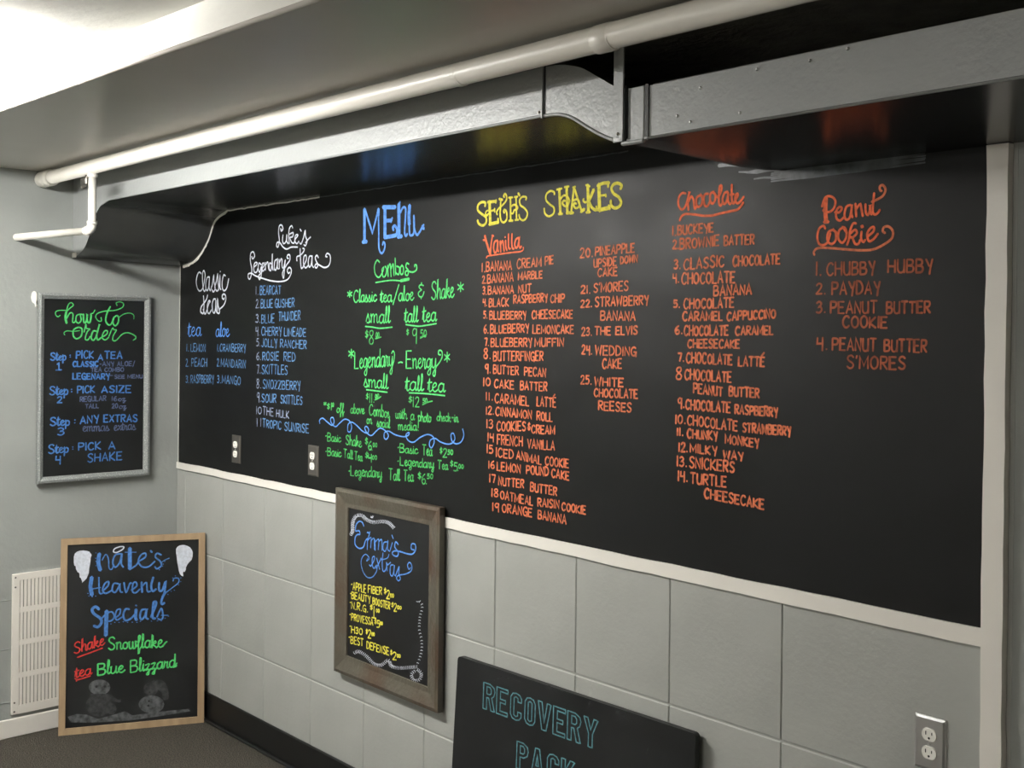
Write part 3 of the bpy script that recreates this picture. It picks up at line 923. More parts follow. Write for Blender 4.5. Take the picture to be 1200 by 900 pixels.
i_.cut().trace(K5, '215,265 210,230 160,215 105,260 100,340 150,400 210,450 205,530 140,570 85,530 75,460;w1.6:!285,185 300,535;!250,195 320,180;'
             'w1.2:!275,538 330,535;w1.6:!390,155 400,520;!360,160 420,150;w1.4:!385,525 430,520;300,330 340,280 390,285 425,350 400,420 360,425 '
             '330,390 345,350 370,355;w1.2:!450,525 490,160;w1.2:!490,160 600,500;!475,165 510,155;w1.4:!435,525 480,520;w1.6:!590,505 635,470;'
             '480,350 540,330 570,380 555,440 515,455 490,420 500,385 525,395;w1.7:!685,130 695,510;!660,130 715,150;w1.2:!665,515 720,510;'
             'w1.7:!770,195 705,345;w1.4:700,350 740,440 790,480 820,470;!805,430 825,490;690,350 650,375 620,350 630,320;w2:!840,120 850,490;'
             'w1.5:820,140 900,105 985,100;w1.2:!970,85 970,160;!860,280 940,270;!935,260 940,295;w1.8:!850,480 990,450;w1.2:!980,415 995,470;'
             'w1.4:1145,185 1160,135 1110,105 1050,120 1020,180 1050,250 1120,300 1155,370 1130,430 1070,455 1020,420 1010,340')
i_.build('heading', K_YELLOW, cb, "yellow curly capitals SETH'S|yellow curly capitals SHAKES")
i_ = Ink(BP, .0078)
i_.trace(K6, 'w1.4:155,205 185,330 275,620;!120,300 155,305;320,210 290,400 275,630;!310,200 345,215;430,310 370,340 345,470 370,575 410,540 430,420 440,320 435,480 455,560;'
             '!490,320 500,560;495,400 540,320 560,420 575,545;605,310 610,440 635,525;592,235 600,242;670,170 670,350 675,470 710,490;'
             '745,165 740,350 755,470 785,490;890,250 830,290 805,400 830,470 870,440 895,330 905,240 900,400 920,470 955,430;'
             'w.7:195,690 220,650 400,620 600,590 800,565 930,550 990,510 990,450')
i_.build('heading', K_ORANGE, cb, 'orange script heading Vanilla')
i_ = Ink(BP, .0078)
i_.trace(K7, '205,245 150,240 100,310 95,420 140,490 190,460 230,360 265,215 240,350 250,500;250,370 290,290 325,340 335,440 350,480 375,430;'
             '430,270 375,310 370,410 400,450 450,410 460,310 430,265 470,300;550,250 500,260 480,340 500,430 540,435 575,370;'
             '630,220 585,250 580,350 610,400 650,360 660,270 620,215 680,290 710,300;710,300 750,200 755,130 725,140 715,280 715,390 740,430 775,380;'
             '850,220 800,240 770,330 785,400 820,390 850,300 855,220 855,350 880,405 900,390;910,110 910,300 925,390 950,390;890,265 940,255;'
             '950,380 1000,290 1000,250 970,270 965,350 995,395 1040,370 1095,295;115,660 140,600 200,560 330,565 480,585 620,580 760,545 900,515 '
             '1000,490 1060,430 1090,380')
i_.build('heading', K_ORANGE, cb, 'orange script heading Chocolate')
i_ = Ink(BP, .0070)
i_.trace(K8, 'w1.9:195,195 190,350 200,470;w1.4:!175,472 225,468;150,295 190,190 260,180 305,230 290,310 240,355 180,350 165,330;'
             '300,360 350,360 380,315 350,300 315,350 320,430 360,455 400,420;480,275 430,300 410,390 430,445 470,420 490,330 495,270 490,370 505,425;'
             '!535,260 545,410;540,330 590,265 605,330 620,405;650,265 655,360 680,390 700,340 705,270 705,350 725,390;750,140 740,250 735,350 '
             '755,385 790,370 820,325|190,550 170,515 120,550 100,640 120,720 170,735 220,700 250,600;280,560 225,590 215,680 260,725 310,680 '
             '310,590 270,555 330,600;400,530 350,570 340,660 385,710 430,650 430,560 395,530 440,600;545,490 510,490 475,570 465,660 440,735;'
             '470,610 530,560 550,600 500,650 480,640;500,650 530,720 570,720 590,670;605,580 600,660 625,700 650,670;w1.5:605,520 618,525;'
             '670,640 740,580 745,530 705,545 670,610 690,690 740,670 795,605')
i_.build('heading', K_ORANGE, cb, 'orange script word Peanut|orange script word Cookie')
i_ = Ink(BP, .0070)
i_.trace(K8, '720,240 780,215 850,170 880,100 850,50 815,65 820,110 840,115;65,850 60,810 110,770 250,770 420,785 600,795 740,785 860,730 950,660 '
             '965,580 920,525 865,530 850,575 880,600')
i_.build('swirl', K_ORANGE2, cb, 'duller orange curls around Peanut Cookie')['kind'] = 'stuff'
i_ = Ink(BP, .0060)
i_.text(A1, '1.,78,618,98,618,50;BANANA,104,616,260,606,55;CREAM,292,598,440,585,55;PIE,465,578,515,568,52;2.,80,688,102,688,45;'
            'BANANA,112,688,270,675,52;MARBLE,300,668,447,656,45;3.,84,756,106,756,45;BANANA,116,756,272,750,48;NUT,302,748,378,742,48;'
            '4.,84,825,108,825,42;BLACK,122,832,242,828,50;RASPBERRY,272,812,478,800,48;CHIP,498,806,583,805,48')
i_.text(A2, '5.,88,68,110,68,42;BLUEBERRY,125,74,348,72,48;CHEESECAKE,385,70,632,66,50;6.,90,158,116,158,50;BLUEBERRY,130,160,364,152,50;'
            'LEMONCAKE,390,160,638,160,50;7.,95,235,120,235,45;BLUEBERRY,134,240,382,240,50;MUFFIN,402,240,577,238,50;8.,90,314,130,314,58;'
            'BUTTERFINGER,148,328,452,325,55;9.,98,400,130,400,50;BUTTER,148,405,302,414,50;PECAN,338,416,468,426,50;10,88,480,130,480,45;'
            'CAKE,155,492,272,500,50;BATTER,313,503,475,512,50;11.,104,568,145,568,45;CARAMEL,158,582,365,603,55;LATTE,415,603,530,612,55;'
            '12.,104,655,150,655,45;CINNAMON,162,660,382,682,50;ROLL,415,690,508,698,50')
i_.trace(A2, '!515,545 525,533')
i_.text(A3, '13,108,112,145,112,50;COOKIES,170,130,344,128,55;&,360,122,372,122,38;CREAM,382,143,522,150,48;14,114,192,150,195,48;'
            'FRENCH,172,212,325,224,58;VANILLA,357,234,522,248,55;15,110,265,145,268,50;ICED,165,288,270,300,52;ANIMAL,290,302,440,336,50;'
            'COOKIE,465,338,608,356,52;16,120,358,155,360,45;LEMON,172,370,313,388,50;POUND,350,392,485,404,50;CAKE,505,412,610,432,50;'
            '17,125,443,160,448,48;NUTTER,180,460,333,478,48;BUTTER,375,498,535,525,50;18,138,530,178,534,48;OATMEAL,192,545,388,585,50;'
            'RAISIN,420,590,550,605,50;COOKIE,568,615,712,640,48;19,144,618,182,622,50;ORANGE,203,625,383,655,50;BANANA,422,665,592,700,52')
i_.build('list', K_ORANGE2, cb, 'orange list of vanilla shakes, nineteen lines')['kind'] = 'stuff'
i_ = Ink(BP, .0060)
i_.text(A1, '20.,678,532,755,525,55;PINEAPPLE,772,522,1010,497,55;UPSIDE,763,590,900,578,50;DOWN,925,570,1028,558,42;CAKE,787,647,905,640,48;'
            '21.,683,750,740,750,48;S\'MORES,762,745,972,732,55;22.,682,835,750,832,45;STRAWBERRY,770,832,1095,818,55')
i_.text(A2, 'BANANA,805,80,1015,80,55;23.,688,175,750,172,50;THE,768,168,865,170,50;ELVIS,897,168,1028,165,50;24.,690,285,750,288,52;'
            'WEDDING,772,290,1020,298,55;CAKE,815,373,932,373,55;25.,683,470,748,470,50;WHITE,768,480,942,486,50;CHOCOLATE,765,545,1030,558,50;'
            'REESES,792,627,990,640,52')
i_.build('list', K_ORANGE2, cb, 'orange list of vanilla shakes twenty to twenty-five')['kind'] = 'stuff'
i_ = Ink(BP, .0063)
i_.text(B1, '1.,110,455,135,455,62;BUCKEYE,147,452,395,430,62;2.,112,548,152,548,62;BROWNIE,162,552,435,526,70;BATTER,473,525,682,515,68;'
            '3.,120,690,165,688,60;CLASSIC,190,697,472,672,75;CHOCOLATE,535,672,865,655,68;4.,112,785,155,785,60;CHOCOLATE,175,798,547,786,78;'
            'BANANA,400,880,665,868,68')
i_.text(B2, '5.,118,122,160,122,50;CHOCOLATE,190,132,540,120,68;CARAMEL,182,215,460,212,62;CAPPUCCINO,493,215,833,195,60;6.,128,310,178,306,60;'
            'CHOCOLATE,192,320,500,317,68;CARAMEL,553,316,815,312,60;CHEESECAKE,217,405,580,408,58;7.,148,500,190,500,56;CHOCOLATE,208,510,528,525,70;'
            'LATTE,575,532,755,535,65;8,134,628,175,625,85;CHOCOLATE,197,627,522,648,72;PEANUT,258,722,460,746,65;BUTTER,508,742,718,757,65;'
            '9.,148,826,192,826,72;CHOCOLATE,203,836,515,862,70;RASPBERRY,550,868,848,890,62')
i_.trace(B2, '!735,465 755,440')
i_.text(B3, '10.,133,218,200,218,60;CHOCOLATE,215,226,565,270,70;STRAWBERRY,603,276,940,304,62;11.,143,300,185,302,50;CHUNKY,215,317,425,336,60;'
            'MONKEY,482,357,715,386,60;12.,155,415,215,415,62;MILKY,235,417,420,440,58;WAY,467,462,605,476,55;13.,143,515,210,520,65;'
            'SNICKERS,230,527,543,560,75;14.,150,620,215,624,65;TURTLE,238,637,487,665,70;CHEESECAKE,335,740,752,820,65')
i_.build('list', K_ORANGE2, cb, 'orange list of chocolate shakes')['kind'] = 'stuff'
i_ = Ink(BP, .0058)
i_.text(D1, '1.,160,676,195,675,90;CHUBBY,235,678,570,665,90;HUBBY,665,656,975,655,92;2.,160,808,225,805,72;PAYDAY,272,810,605,805,88')
i_.text(D2, '3.,162,222,225,215,80;PEANUT,262,222,585,222,82;BUTTER,655,225,960,220,82;COOKIE,347,322,658,325,78;4.,165,478,238,475,85;'
            'PEANUT,275,480,580,490,88;BUTTER,640,490,935,497,85;S\'MORES,378,610,785,617,85')
i_.build('list', K_ORANGE3, cb, 'worn orange list of peanut cookie shakes')['kind'] = 'stuff'


# ---------------------------------------------------------------- outlets
def outlet(x, z, y, plate_m, face_m, label, w=.072, h=.117, group=None):
    t = empty('power_outlet', (x, y, z), label, 'outlet', group)
    p = MB()
    W, H = w / 2, h / 2
    i1 = .006
    a = [(-W, 0, -H), (W, 0, -H), (W, 0, H), (-W, 0, H)]
    b = [(-W + .001, -.003, -H + .001), (W - .001, -.003, -H + .001), (W - .001, -.003, H - .001), (-W + .001, -.003, H - .001)]
    c = [(-W + i1, -.0062, -H + i1), (W - i1, -.0062, -H + i1), (W - i1, -.0062, H - i1), (-W + i1, -.0062, H - i1)]
    for A_, B_ in ((a, b), (b, c)):
        for i in range(4):
            j = (i + 1) % 4
            p.poly([(x + q[0], y + q[1], z + q[2]) for q in (A_[i], A_[j], B_[j], B_[i])])
    p.poly([(x + q[0], y + q[1], z + q[2]) for q in c])
    p.build('cover_plate', plate_m, t)
    for s in (-1, 1):
        cz = z + s * .0195
        P = []
        for k in range(24):
            an = 2 * math.pi * k / 24
            P.append((x + .0165 * math.cos(an), y - .0062, cz + max(-.0135, min(.0135, .0165 * math.sin(an)))))
        r = MB().poly([(q[0], q[1] - .0022, q[2]) for q in P], 0, (0, .0022, 0)).build('receptacle', face_m, t)
        f = MB()
        f.box((x - .0085, y - .0087, cz - .001), (x - .0062, y - .0083, cz + .007))
        f.box((x + .0055, y - .0087, cz + .0), (x + .0075, y - .0083, cz + .006))
        f.tube([(x, y - .0083, cz - .0075), (x, y - .0087, cz - .0075)], .0026, 8)
        f.build('slots', M_SLOT, r)
    MB().tube([(x, y - .006, z), (x, y - .0078, z)], [.0034, .0026], 10).build('screw', M_STEEL, t)
    return t


outlet(.556, 1.190, YB - .0001, M_DARKST, M_IVORY, 'white outlet in dark metal plate low on the chalkboard, nearer the corner')
outlet(1.150, 1.196, YB - .0001, M_DARKST, M_IVORY, 'white outlet in metal plate on the chalkboard, just left of the tea prices')
outlet(3.628, .811, -.0008, M_STEEL, M_IVORY, 'white outlet in shiny steel plate on the grey blocks beside the white post', .072, .117)


# ---------------------------------------------------------------- framed boards
def frame(parent, pl, u0, u1, v0, v1, sect, mats, name='frame_rail', corner=None):
    """four mitred rails; sect = [(inset, height above plane)] from outer foot to inner foot"""
    C4_ = [((u0, v0), (1, 1)), ((u1, v0), (-1, 1)), ((u1, v1), (-1, -1)), ((u0, v1), (1, -1))]
    for i in range(4):
        (a, da), (b, db) = C4_[i], C4_[(i + 1) % 4]
        m_ = MB()
        A = [pl.p3(a[0] + da[0] * s_, a[1] + da[1] * s_, h_) for s_, h_ in sect]
        B = [pl.p3(b[0] + db[0] * s_, b[1] + db[1] * s_, h_) for s_, h_ in sect]
        mid = lambda t: [p.lerp(q, t) for p, q in zip(A, B)]
        if corner:
            cuts = [0, corner, 1 - corner, 1]
        else:
            cuts = [0, 1]
        for k in range(len(cuts) - 1):
            P, Q = mid(cuts[k]), mid(cuts[k + 1])
            mi = 1 if corner and k != 1 else 0
            n_ = len(sect)
            for j in range(n_ - 1):
                m_.poly([P[j], Q[j], Q[j + 1], P[j + 1]], mi)
        m_.poly(A, 0); m_.poly(B, 0)
        m_.build(name, mats, parent)


def panel(parent, pl, u0, u1, v0, v1, h0, h1, m_, name='slate_panel'):
    P = [pl.p3(u, v, h1) for u, v in ((u0, v0), (u1, v0), (u1, v1), (u0, v1))]
    return MB().poly(P, 0, pl.n * (h0 - h1)).build(name, m_, parent)


# how to order, on the left wall
HP0 = Plane((.012, 0, 0), (0, 1, 0), (0, 0, 1))
HP = Plane((.022, 0, 0), (0, 1, 0), (0, 0, 1))
hb = empty('order_board', (0, -.38, 1.03), 'silver-framed chalkboard headed how to order, hung on the left wall', 'chalkboard')
MB().box((.001, -.60, 1.72), (.013, -.16, 1.80)).build('hanging_batten', M_SLOT, hb)
frame(hb, HP0, -.632, -.146, 1.040, 1.834, [(0, .001), (0, .022), (.010, .024), (.024, .016), (.026, .009)], M_SILVER)
panel(hb, HP0, -.61, -.168, 1.06, 1.813, .002, .010, M_PANEL)
H2, H3 = (30, 330, 7.5), (30, 450, 7.5)
i_ = Ink(HP, .0066)
i_.trace(H1, 'w.7:120,245 90,265 60,240 60,200 110,180 200,180;w.8:200,200 250,150 295,110 265,75 225,110 205,190;w1.7:200,200 190,280 205,350;'
             '205,290 250,215 290,230 285,330 310,340 330,310;390,230 340,250 330,320 365,350 400,310 390,235 425,240;'
             'w1.4:430,230 435,330 460,340 480,280 480,230 480,320 510,345 530,280 530,230;w.8:530,225 560,215 585,175;'
             'w1.3:790,130 745,220 730,320 770,375 810,350 840,270;w.8:665,275 670,320 630,320 595,270 620,220 720,190 850,180 950,140 965,90 920,65 '
             '870,80 880,115;w1.2:870,250 830,290 830,360 860,385 895,340 900,270 870,245;w.7:900,280 960,235 1040,215 1100,240 1105,295;'
             '|w.7:180,510 170,480 210,455 300,460 380,450;w1.2:360,405 300,440 295,520 340,560 400,520 410,430 365,405;'
             '440,470 465,365 470,420 515,430 480,470 455,560 490,575 520,530;w1.2:610,460 560,460 535,540 560,580 600,530 645,365 610,500 620,575 '
             '660,550;660,550 740,500 750,455 710,460 680,540 720,575 770,540;w.9:770,530 820,420 840,440 870,445 830,520 825,580 870,580 950,500 '
             '1030,480 1120,520 1130,555 1095,580')
i_.build('heading', K_GREEN, hb, 'green script words how to|green script word order')
i_ = Ink(HP, .0068)
i_.text(H2, 'Step,218,690,358,690,66;:,385,668,398,668,30;1,290,772,296,772,56;PICK,445,675,595,672,65;A,637,690,677,690,50;TEA,695,677,845,675,62;'
            'CLASSIC,415,748,636,745,45;LEGENARY,415,858,736,858,50')
i_.trace(H2, '!265,778 315,775;!276,728 292,716')
i_.text(H3, 'Step,210,95,375,92,72;:,396,75,410,75,40;2,278,165,318,163,55;PICK,455,80,605,75,62;A,668,76,718,75,55;SIZE,735,75,925,74,60;'
            'Step,215,365,390,362,75;:,425,350,437,350,50;3,280,450,335,448,60;ANY,480,350,640,335,65;EXTRAS,688,335,978,330,62;'
            'Step,200,612,380,600,75;:,408,580,420,580,40;4,262,700,306,698,65;PICK,465,583,660,575,65;A,730,572,785,570,65;SHAKE,545,686,845,666,72')
i_.build('list', K_BLUE3, hb, 'blue lettered order steps')['kind'] = 'stuff'
i_ = Ink(HP, .0050)
i_.text(H2, '-ANY,650,742,775,740,36;ALOE/,805,742,955,740,40;TEA COMBO,575,792,860,790,35;-,742,838,765,838,30;SEE MENU,780,852,1025,848,30')
i_.text(H3, 'REGULAR,478,155,705,145,42;16,758,148,800,148,38;oz,812,150,880,150,40;TALL,525,213,640,210,36;20,758,212,808,210,40;oz,820,216,885,215,42;'
            'emmas,500,418,735,410,72;extras,775,408,968,400,72')
i_.build('list', K_DIM, hb, 'dim smaller notes between the steps')['kind'] = 'stuff'
# small white hook at its upper left corner
hy, hz = WL.px(40, 350)
hk = empty('wall_hook', (0, hy, hz), 'tiny white hook on the left wall at the silver board\'s upper left corner', 'hook')
m = MB()
prof = [(.001, 1.0), (.007, .95), (.011, .7), (.013, .3)]
rings = []
for hgt, k in prof:
    rings.append([(hgt, hy + .013 * k * math.cos(a * math.pi / 8), hz + .006 + .026 * k * math.sin(a * math.pi / 8)) for a in range(17)])
for a, b in zip(rings[:-1], rings[1:]):
    m.strip(a, b)
m.poly(rings[-1][:-1])
m.build('hook_base', M_IVORY, hk)
MB().tube([(.010, hy, hz - .008), (.016, hy, hz - .02), (.020, hy + .001, hz - .032), (.027, hy + .001, hz - .034), (.030, hy + .001, hz - .026)],
          .0035, 8).build('hook_arm', M_IVORY, hk)

# extras board, hung on the menu wall over the white rail
XP0 = Plane((0, -.010, 0), (1, 0, 0), (0, 0, 1))
XP = Plane((0, -.018, 0), (1, 0, 0), (0, 0, 1))
xbd = empty('extras_board', (1.65, -.01, .45), "rustic brown-framed chalkboard headed Emma's extras, hung across the white rail", 'chalkboard')
frame(xbd, XP0, 1.345, 1.953, .451, 1.119, [(0, .0), (0, .022), (.012, .025), (.050, .014), (.066, .013), (.068, .006)], M_RUSTIC)
panel(xbd, XP0, 1.40, 1.90, .50, 1.07, .001, .0075, M_PANEL)
i_ = Ink(XP, .0052, .0004)
i_.trace(E1, 'w1.2:225,185 205,140 170,130 135,170 130,240 170,240 180,280 150,285 125,320 125,400 170,445 220,430 245,360 270,330;'
             '265,260 290,275 270,350 265,460;272,350 310,320 305,440;308,360 345,330 350,460;355,340 360,470;360,370 400,340 395,460;'
             '400,370 435,345 440,470;500,370 460,380 450,450 475,480 500,420 510,350 505,450 530,480;560,380 530,480;555,290 570,330;'
             'w1.2:630,400 600,370 590,430 630,490 620,535 580,530 560,500 590,475 660,485 740,510 800,510 835,460 830,400 790,395 785,450 820,465;'
             '265,265 275,255 290,270 300,250;'
             '|w.8:275,560 260,595 290,560 250,515 210,550 195,620 220,720 270,785 330,780 375,720 385,660;290,640 310,650 350,570 345,540 325,560 '
             '325,640 345,680 375,640;375,560 410,690;430,560 370,680;450,500 440,620 450,710 480,700 500,620;w.8:430,580 500,560 520,515;'
             '490,610 500,710;505,640 540,610;570,640 540,650 535,740 560,770 580,700 585,640 580,740 600,770;600,760 640,660 635,740 655,800 '
             '630,825 610,790 640,760 720,745 780,710 790,650 765,610 740,640 755,690 775,670')
i_.build('heading', K_BLUE, xbd, "blue script word Emma's|blue script word extras")
i_ = Ink(XP, .0052, .0004)
i_.text(E2, '@,82,92,96,92,60;APPLE,100,110,210,138,65;FIBER,230,135,345,152,62;$,366,148,382,150,54;2,386,184,412,186,72;00,418,172,448,174,30;'
            '@,74,170,88,172,60;BEAUTY,88,184,248,220,55;BOOSTER,268,232,415,275,58;$,430,262,446,264,50;2,448,290,470,292,62;00,478,272,512,275,26;'
            '@,72,245,86,247,60;N.R.G.,88,268,225,300,58;$,246,284,266,286,48;1,276,340,282,342,85;00,298,300,325,302,28;'
            '@,70,348,84,350,60;PROVESSA,88,368,270,412,58;$,284,404,300,406,48;5,304,430,328,432,60;00,330,405,352,408,26;'
            '@,70,448,84,450,60;H3O,88,476,180,492,56;$,210,488,224,490,46;2,228,520,252,522,66;00,260,500,284,502,28;'
            '@,62,540,76,542,60;BEST,82,566,186,588,60;DEFENSE,218,608,405,664,60;$,418,666,434,668,46;2,438,704,468,706,66;00,476,684,504,686,26')
i_.trace(E2, '!262,345 298,352')
i_.build('list', K_YELLOW, xbd, 'yellow list of extras with prices')['kind'] = 'stuff'
i_ = Ink(XP, .0038, .0004)
i_.leafy(E1, '60,300 95,240 95,150 130,70 200,60 260,110 340,140 440,130 520,150 575,205', 1.2, 1.9, .0023)
i_.leafy(E1, '310,95 320,75 335,78', .8, 1.2, .0023)
i_.leafy(E2, '650,240 655,200 690,250 670,350 665,450 685,540 680,650 650,740', 3.4, 1.3, .0023)
i_.leafy(E2, '100,655 150,635 220,680 280,740 340,750 400,710 430,760 500,775 640,765', 1.3, 1.8, .0023)
i_.leafy(E2, '640,790 600,830 620,880 670,870 680,820 645,785', 1.8, 1.7, .0023)
i_.build('vine', K_WHITE, xbd, 'white leafy vine drawn around the writing')['kind'] = 'stuff'

# specials board standing in the corner
A_ = Vector((.117, -.567, 0)); B_ = Vector((.354, -.035, 0))
L_ = (B_ - A_).length
exn = (B_ - A_).normalized()
back = Vector((-exn.y, exn.x, 0))
eyn = (Vector((0, 0, .806)) + back * .055).normalized()
HN = .808
NP = Plane(A_, exn, eyn)
NPt = Plane(A_ - NP.n * .006, exn, eyn)
nb = empty('specials_board', tuple(A_.lerp(B_, .5)), "oak-framed chalkboard of Nate's Heavenly Specials standing on the carpet in the corner", 'chalkboard')
frame(nb, NP, 0, L_, 0.001, HN, [(0, -.016), (0, 0), (.026, 0), (.027, -.006), (.027, -.012)], M_WOOD)
panel(nb, NP, .02, L_ - .02, .02, HN - .02, -.014, -.0065, M_PANEL)
i_ = Ink(NPt, .0080, .0004)
i_.trace(N1, 'w2.3:260,120 250,200 268,272;w.7:285,180 320,125 345,170 350,250 375,265 395,220;470,120 410,130 385,200 410,245 450,200 470,125 465,210 '
             '485,245;w2.4:!545,68 545,260;w.5:!500,105 605,105;545,265 600,230 630,190;630,190 690,150 690,115 650,130 625,190 660,240 720,240 780,190;'
             'w1.2:740,90 752,105;840,130 800,115 785,150 830,190 840,230 800,260 780,240;w.6:840,200 880,175 915,160;'
             '|w2.3:!188,340 175,430 190,505;w.9:255,340 260,480 290,490;w.7:190,450 270,435;290,470 340,420 345,380 310,400 290,460 320,490 380,460;'
             '440,400 395,400 380,460 410,480 445,420 450,400 455,470 480,480;490,390 510,480 545,400 560,395;560,460 610,420 600,385 575,400 '
             '570,470 600,485 640,450;w1.3:655,385 660,480;665,420 700,390 710,470 740,470;w1.3:765,340 745,420 760,470 790,450;'
             'w1.3:820,390 820,460 850,460 880,380 870,480 850,525;w.7:860,500 940,440 1000,390 1000,350 960,350 950,375')
i_.trace(N2, 'w1.4:1000,40 970,90 950,150 960,180 990,160|w1.7:220,240 180,210 140,240 160,290 230,340 250,390 210,445 155,430;'
             'w2.4:310,260 305,400 300,545;250,350 310,290 370,270 400,320 370,370 320,380;w.9:410,340 460,300 470,240 430,250 410,320 430,365 490,330;'
             'w1.2:575,240 530,240 505,310 530,370 590,350 640,300;w1.8:655,240 650,340 665,365;!650,192 660,198;'
             'w1.2:770,240 720,250 700,320 720,360 760,310 780,230 770,330 800,355;w1.4:830,330 880,210 890,155 860,160 850,260 850,340 880,345;'
             '900,330 950,230 970,320 950,360 910,350;w.6:950,310 1030,310')
dots = ['%d,%d %d,%d' % (x, y, x + 10, y + 1) for x, y in
        ((355, 410), (400, 392), (450, 392), (500, 385), (550, 392), (605, 390), (660, 392), (700, 380), (830, 378), (900, 375), (945, 375), (990, 345), (1030, 320))]
i_.trace(N2, ';'.join('w.5:' + d for d in dots))
dots = ['%d,%d %d,%d' % (x, y, x + 5, y + 2) for x, y in
        ((225, 110), (222, 160), (225, 190), (225, 230), (150, 490), (160, 515), (190, 520), (222, 515), (945, 345), (970, 325), (1020, 345), (1020, 380), (1000, 410),
         (960, 460), (930, 470), (900, 500), (870, 190), (855, 215), (850, 235), (820, 268))]
i_.trace(N1, ';'.join('w.5:' + d for d in dots))
i_.build('heading', K_BLUE3, nb, "blue brush word nate's|blue brush word Heavenly|blue brush word Specials with dots")
i_ = Ink(NPt, .0060, .0006)
i_.blob(N1, '20,150 30,118 50,100 80,90 110,88 140,92 165,100 188,130 178,160 175,200 165,250 160,300 140,350 98,392 97,375 85,345 75,340 72,300 55,290 '
            '40,262 38,235 25,230 20,200', raw=True)
i_.cut().blob(N1, '978,75 990,55 1010,42 1035,37 1060,38 1090,48 1110,60 1128,85 1135,110 1133,145 1125,175 1110,190 1095,205 1080,228 1070,250 1072,265 '
            '1060,290 1048,285 1042,300 1048,332 1030,325 1015,310 1005,280 1000,250 990,200 985,150 978,110', raw=True)
i_.cut().trace(N1, '390,100 400,75 430,60 460,52 488,55 480,75 450,95 415,108 390,100')
i_.build('wing_and_halo_drawing', K_WHITE, nb, 'white wing left of the heading|white wing right of the heading|small white halo')
i_ = Ink(NPt, .0074, .0004)
i_.text(N3, 'Snowflake,415,180,1010,150,128;Blue,300,455,590,420,130;Blizzard,655,425,1150,360,125')
i_.trace(N3, '1000,145 1030,105 1052,88;1120,370 1150,330 1160,322')
i_.build('list', K_GREEN, nb, 'green Snowflake and Blue Blizzard')['kind'] = 'stuff'
i_ = Ink(NPt, .0066, .0004)
i_.text(N3, 'Shake,45,222,375,125,120;tea,55,482,238,440,115')
i_.trace(N3, '80,262 200,218 350,162;55,488 90,502 220,462;!68,520 78,500')
i_.build('list', K_RED, nb, 'red underlined words Shake and tea')['kind'] = 'stuff'
S1 = (60, 740, 6)
i_ = Ink(NPt, .012, .0003)
el = lambda cx, cy, rx, ry: ' '.join('%.1f,%.1f' % (cx + rx * math.cos(a * math.pi / 6), cy + ry * math.sin(a * math.pi / 6)) for a in range(12))
i_.blob(S1, el(340, 392, 76, 54)); i_.blob(S1, el(705, 512, 90, 62)); 
i_.blob(S1, '115,600 180,580 250,585 330,615 440,585 520,560 570,590 640,580 760,565 800,560 960,545 980,560 800,590 560,625 300,640 140,640', raw=True)
i_.build('snowmen', K_SMUDGE, nb, 'smudged grey chalk snowmen on a snowy ground')['kind'] = 'stuff'
i_ = Ink(NPt, .012, .0001)
i_.blob(S1, el(335, 520, 92, 78)); i_.blob(S1, el(425, 545, 34, 40)); i_.blob(S1, el(700, 405, 50, 48)); i_.blob(S1, '680,370 730,340 790,350 820,400 825,470 790,480 775,430 730,400 670,400')
i_.blob(S1, '280,440 400,440 470,480 490,470 480,500 400,480 280,470')
i_.build('snowmen', K_SMUDGE2, nb, 'fainter grey parts of the chalk snowmen')['kind'] = 'stuff'
i_ = Ink(NPt, .009, .0012)
i_.trace(S1, 'w1.4:315,385 320,390;w1.4:375,385 380,388;w1.2:685,488 690,490;w1.2:680,520 686,522;w1:690,425 694,428')
i_.build('snowmen', M_PANEL, nb, 'dark dots for eyes and buttons')['kind'] = 'stuff'

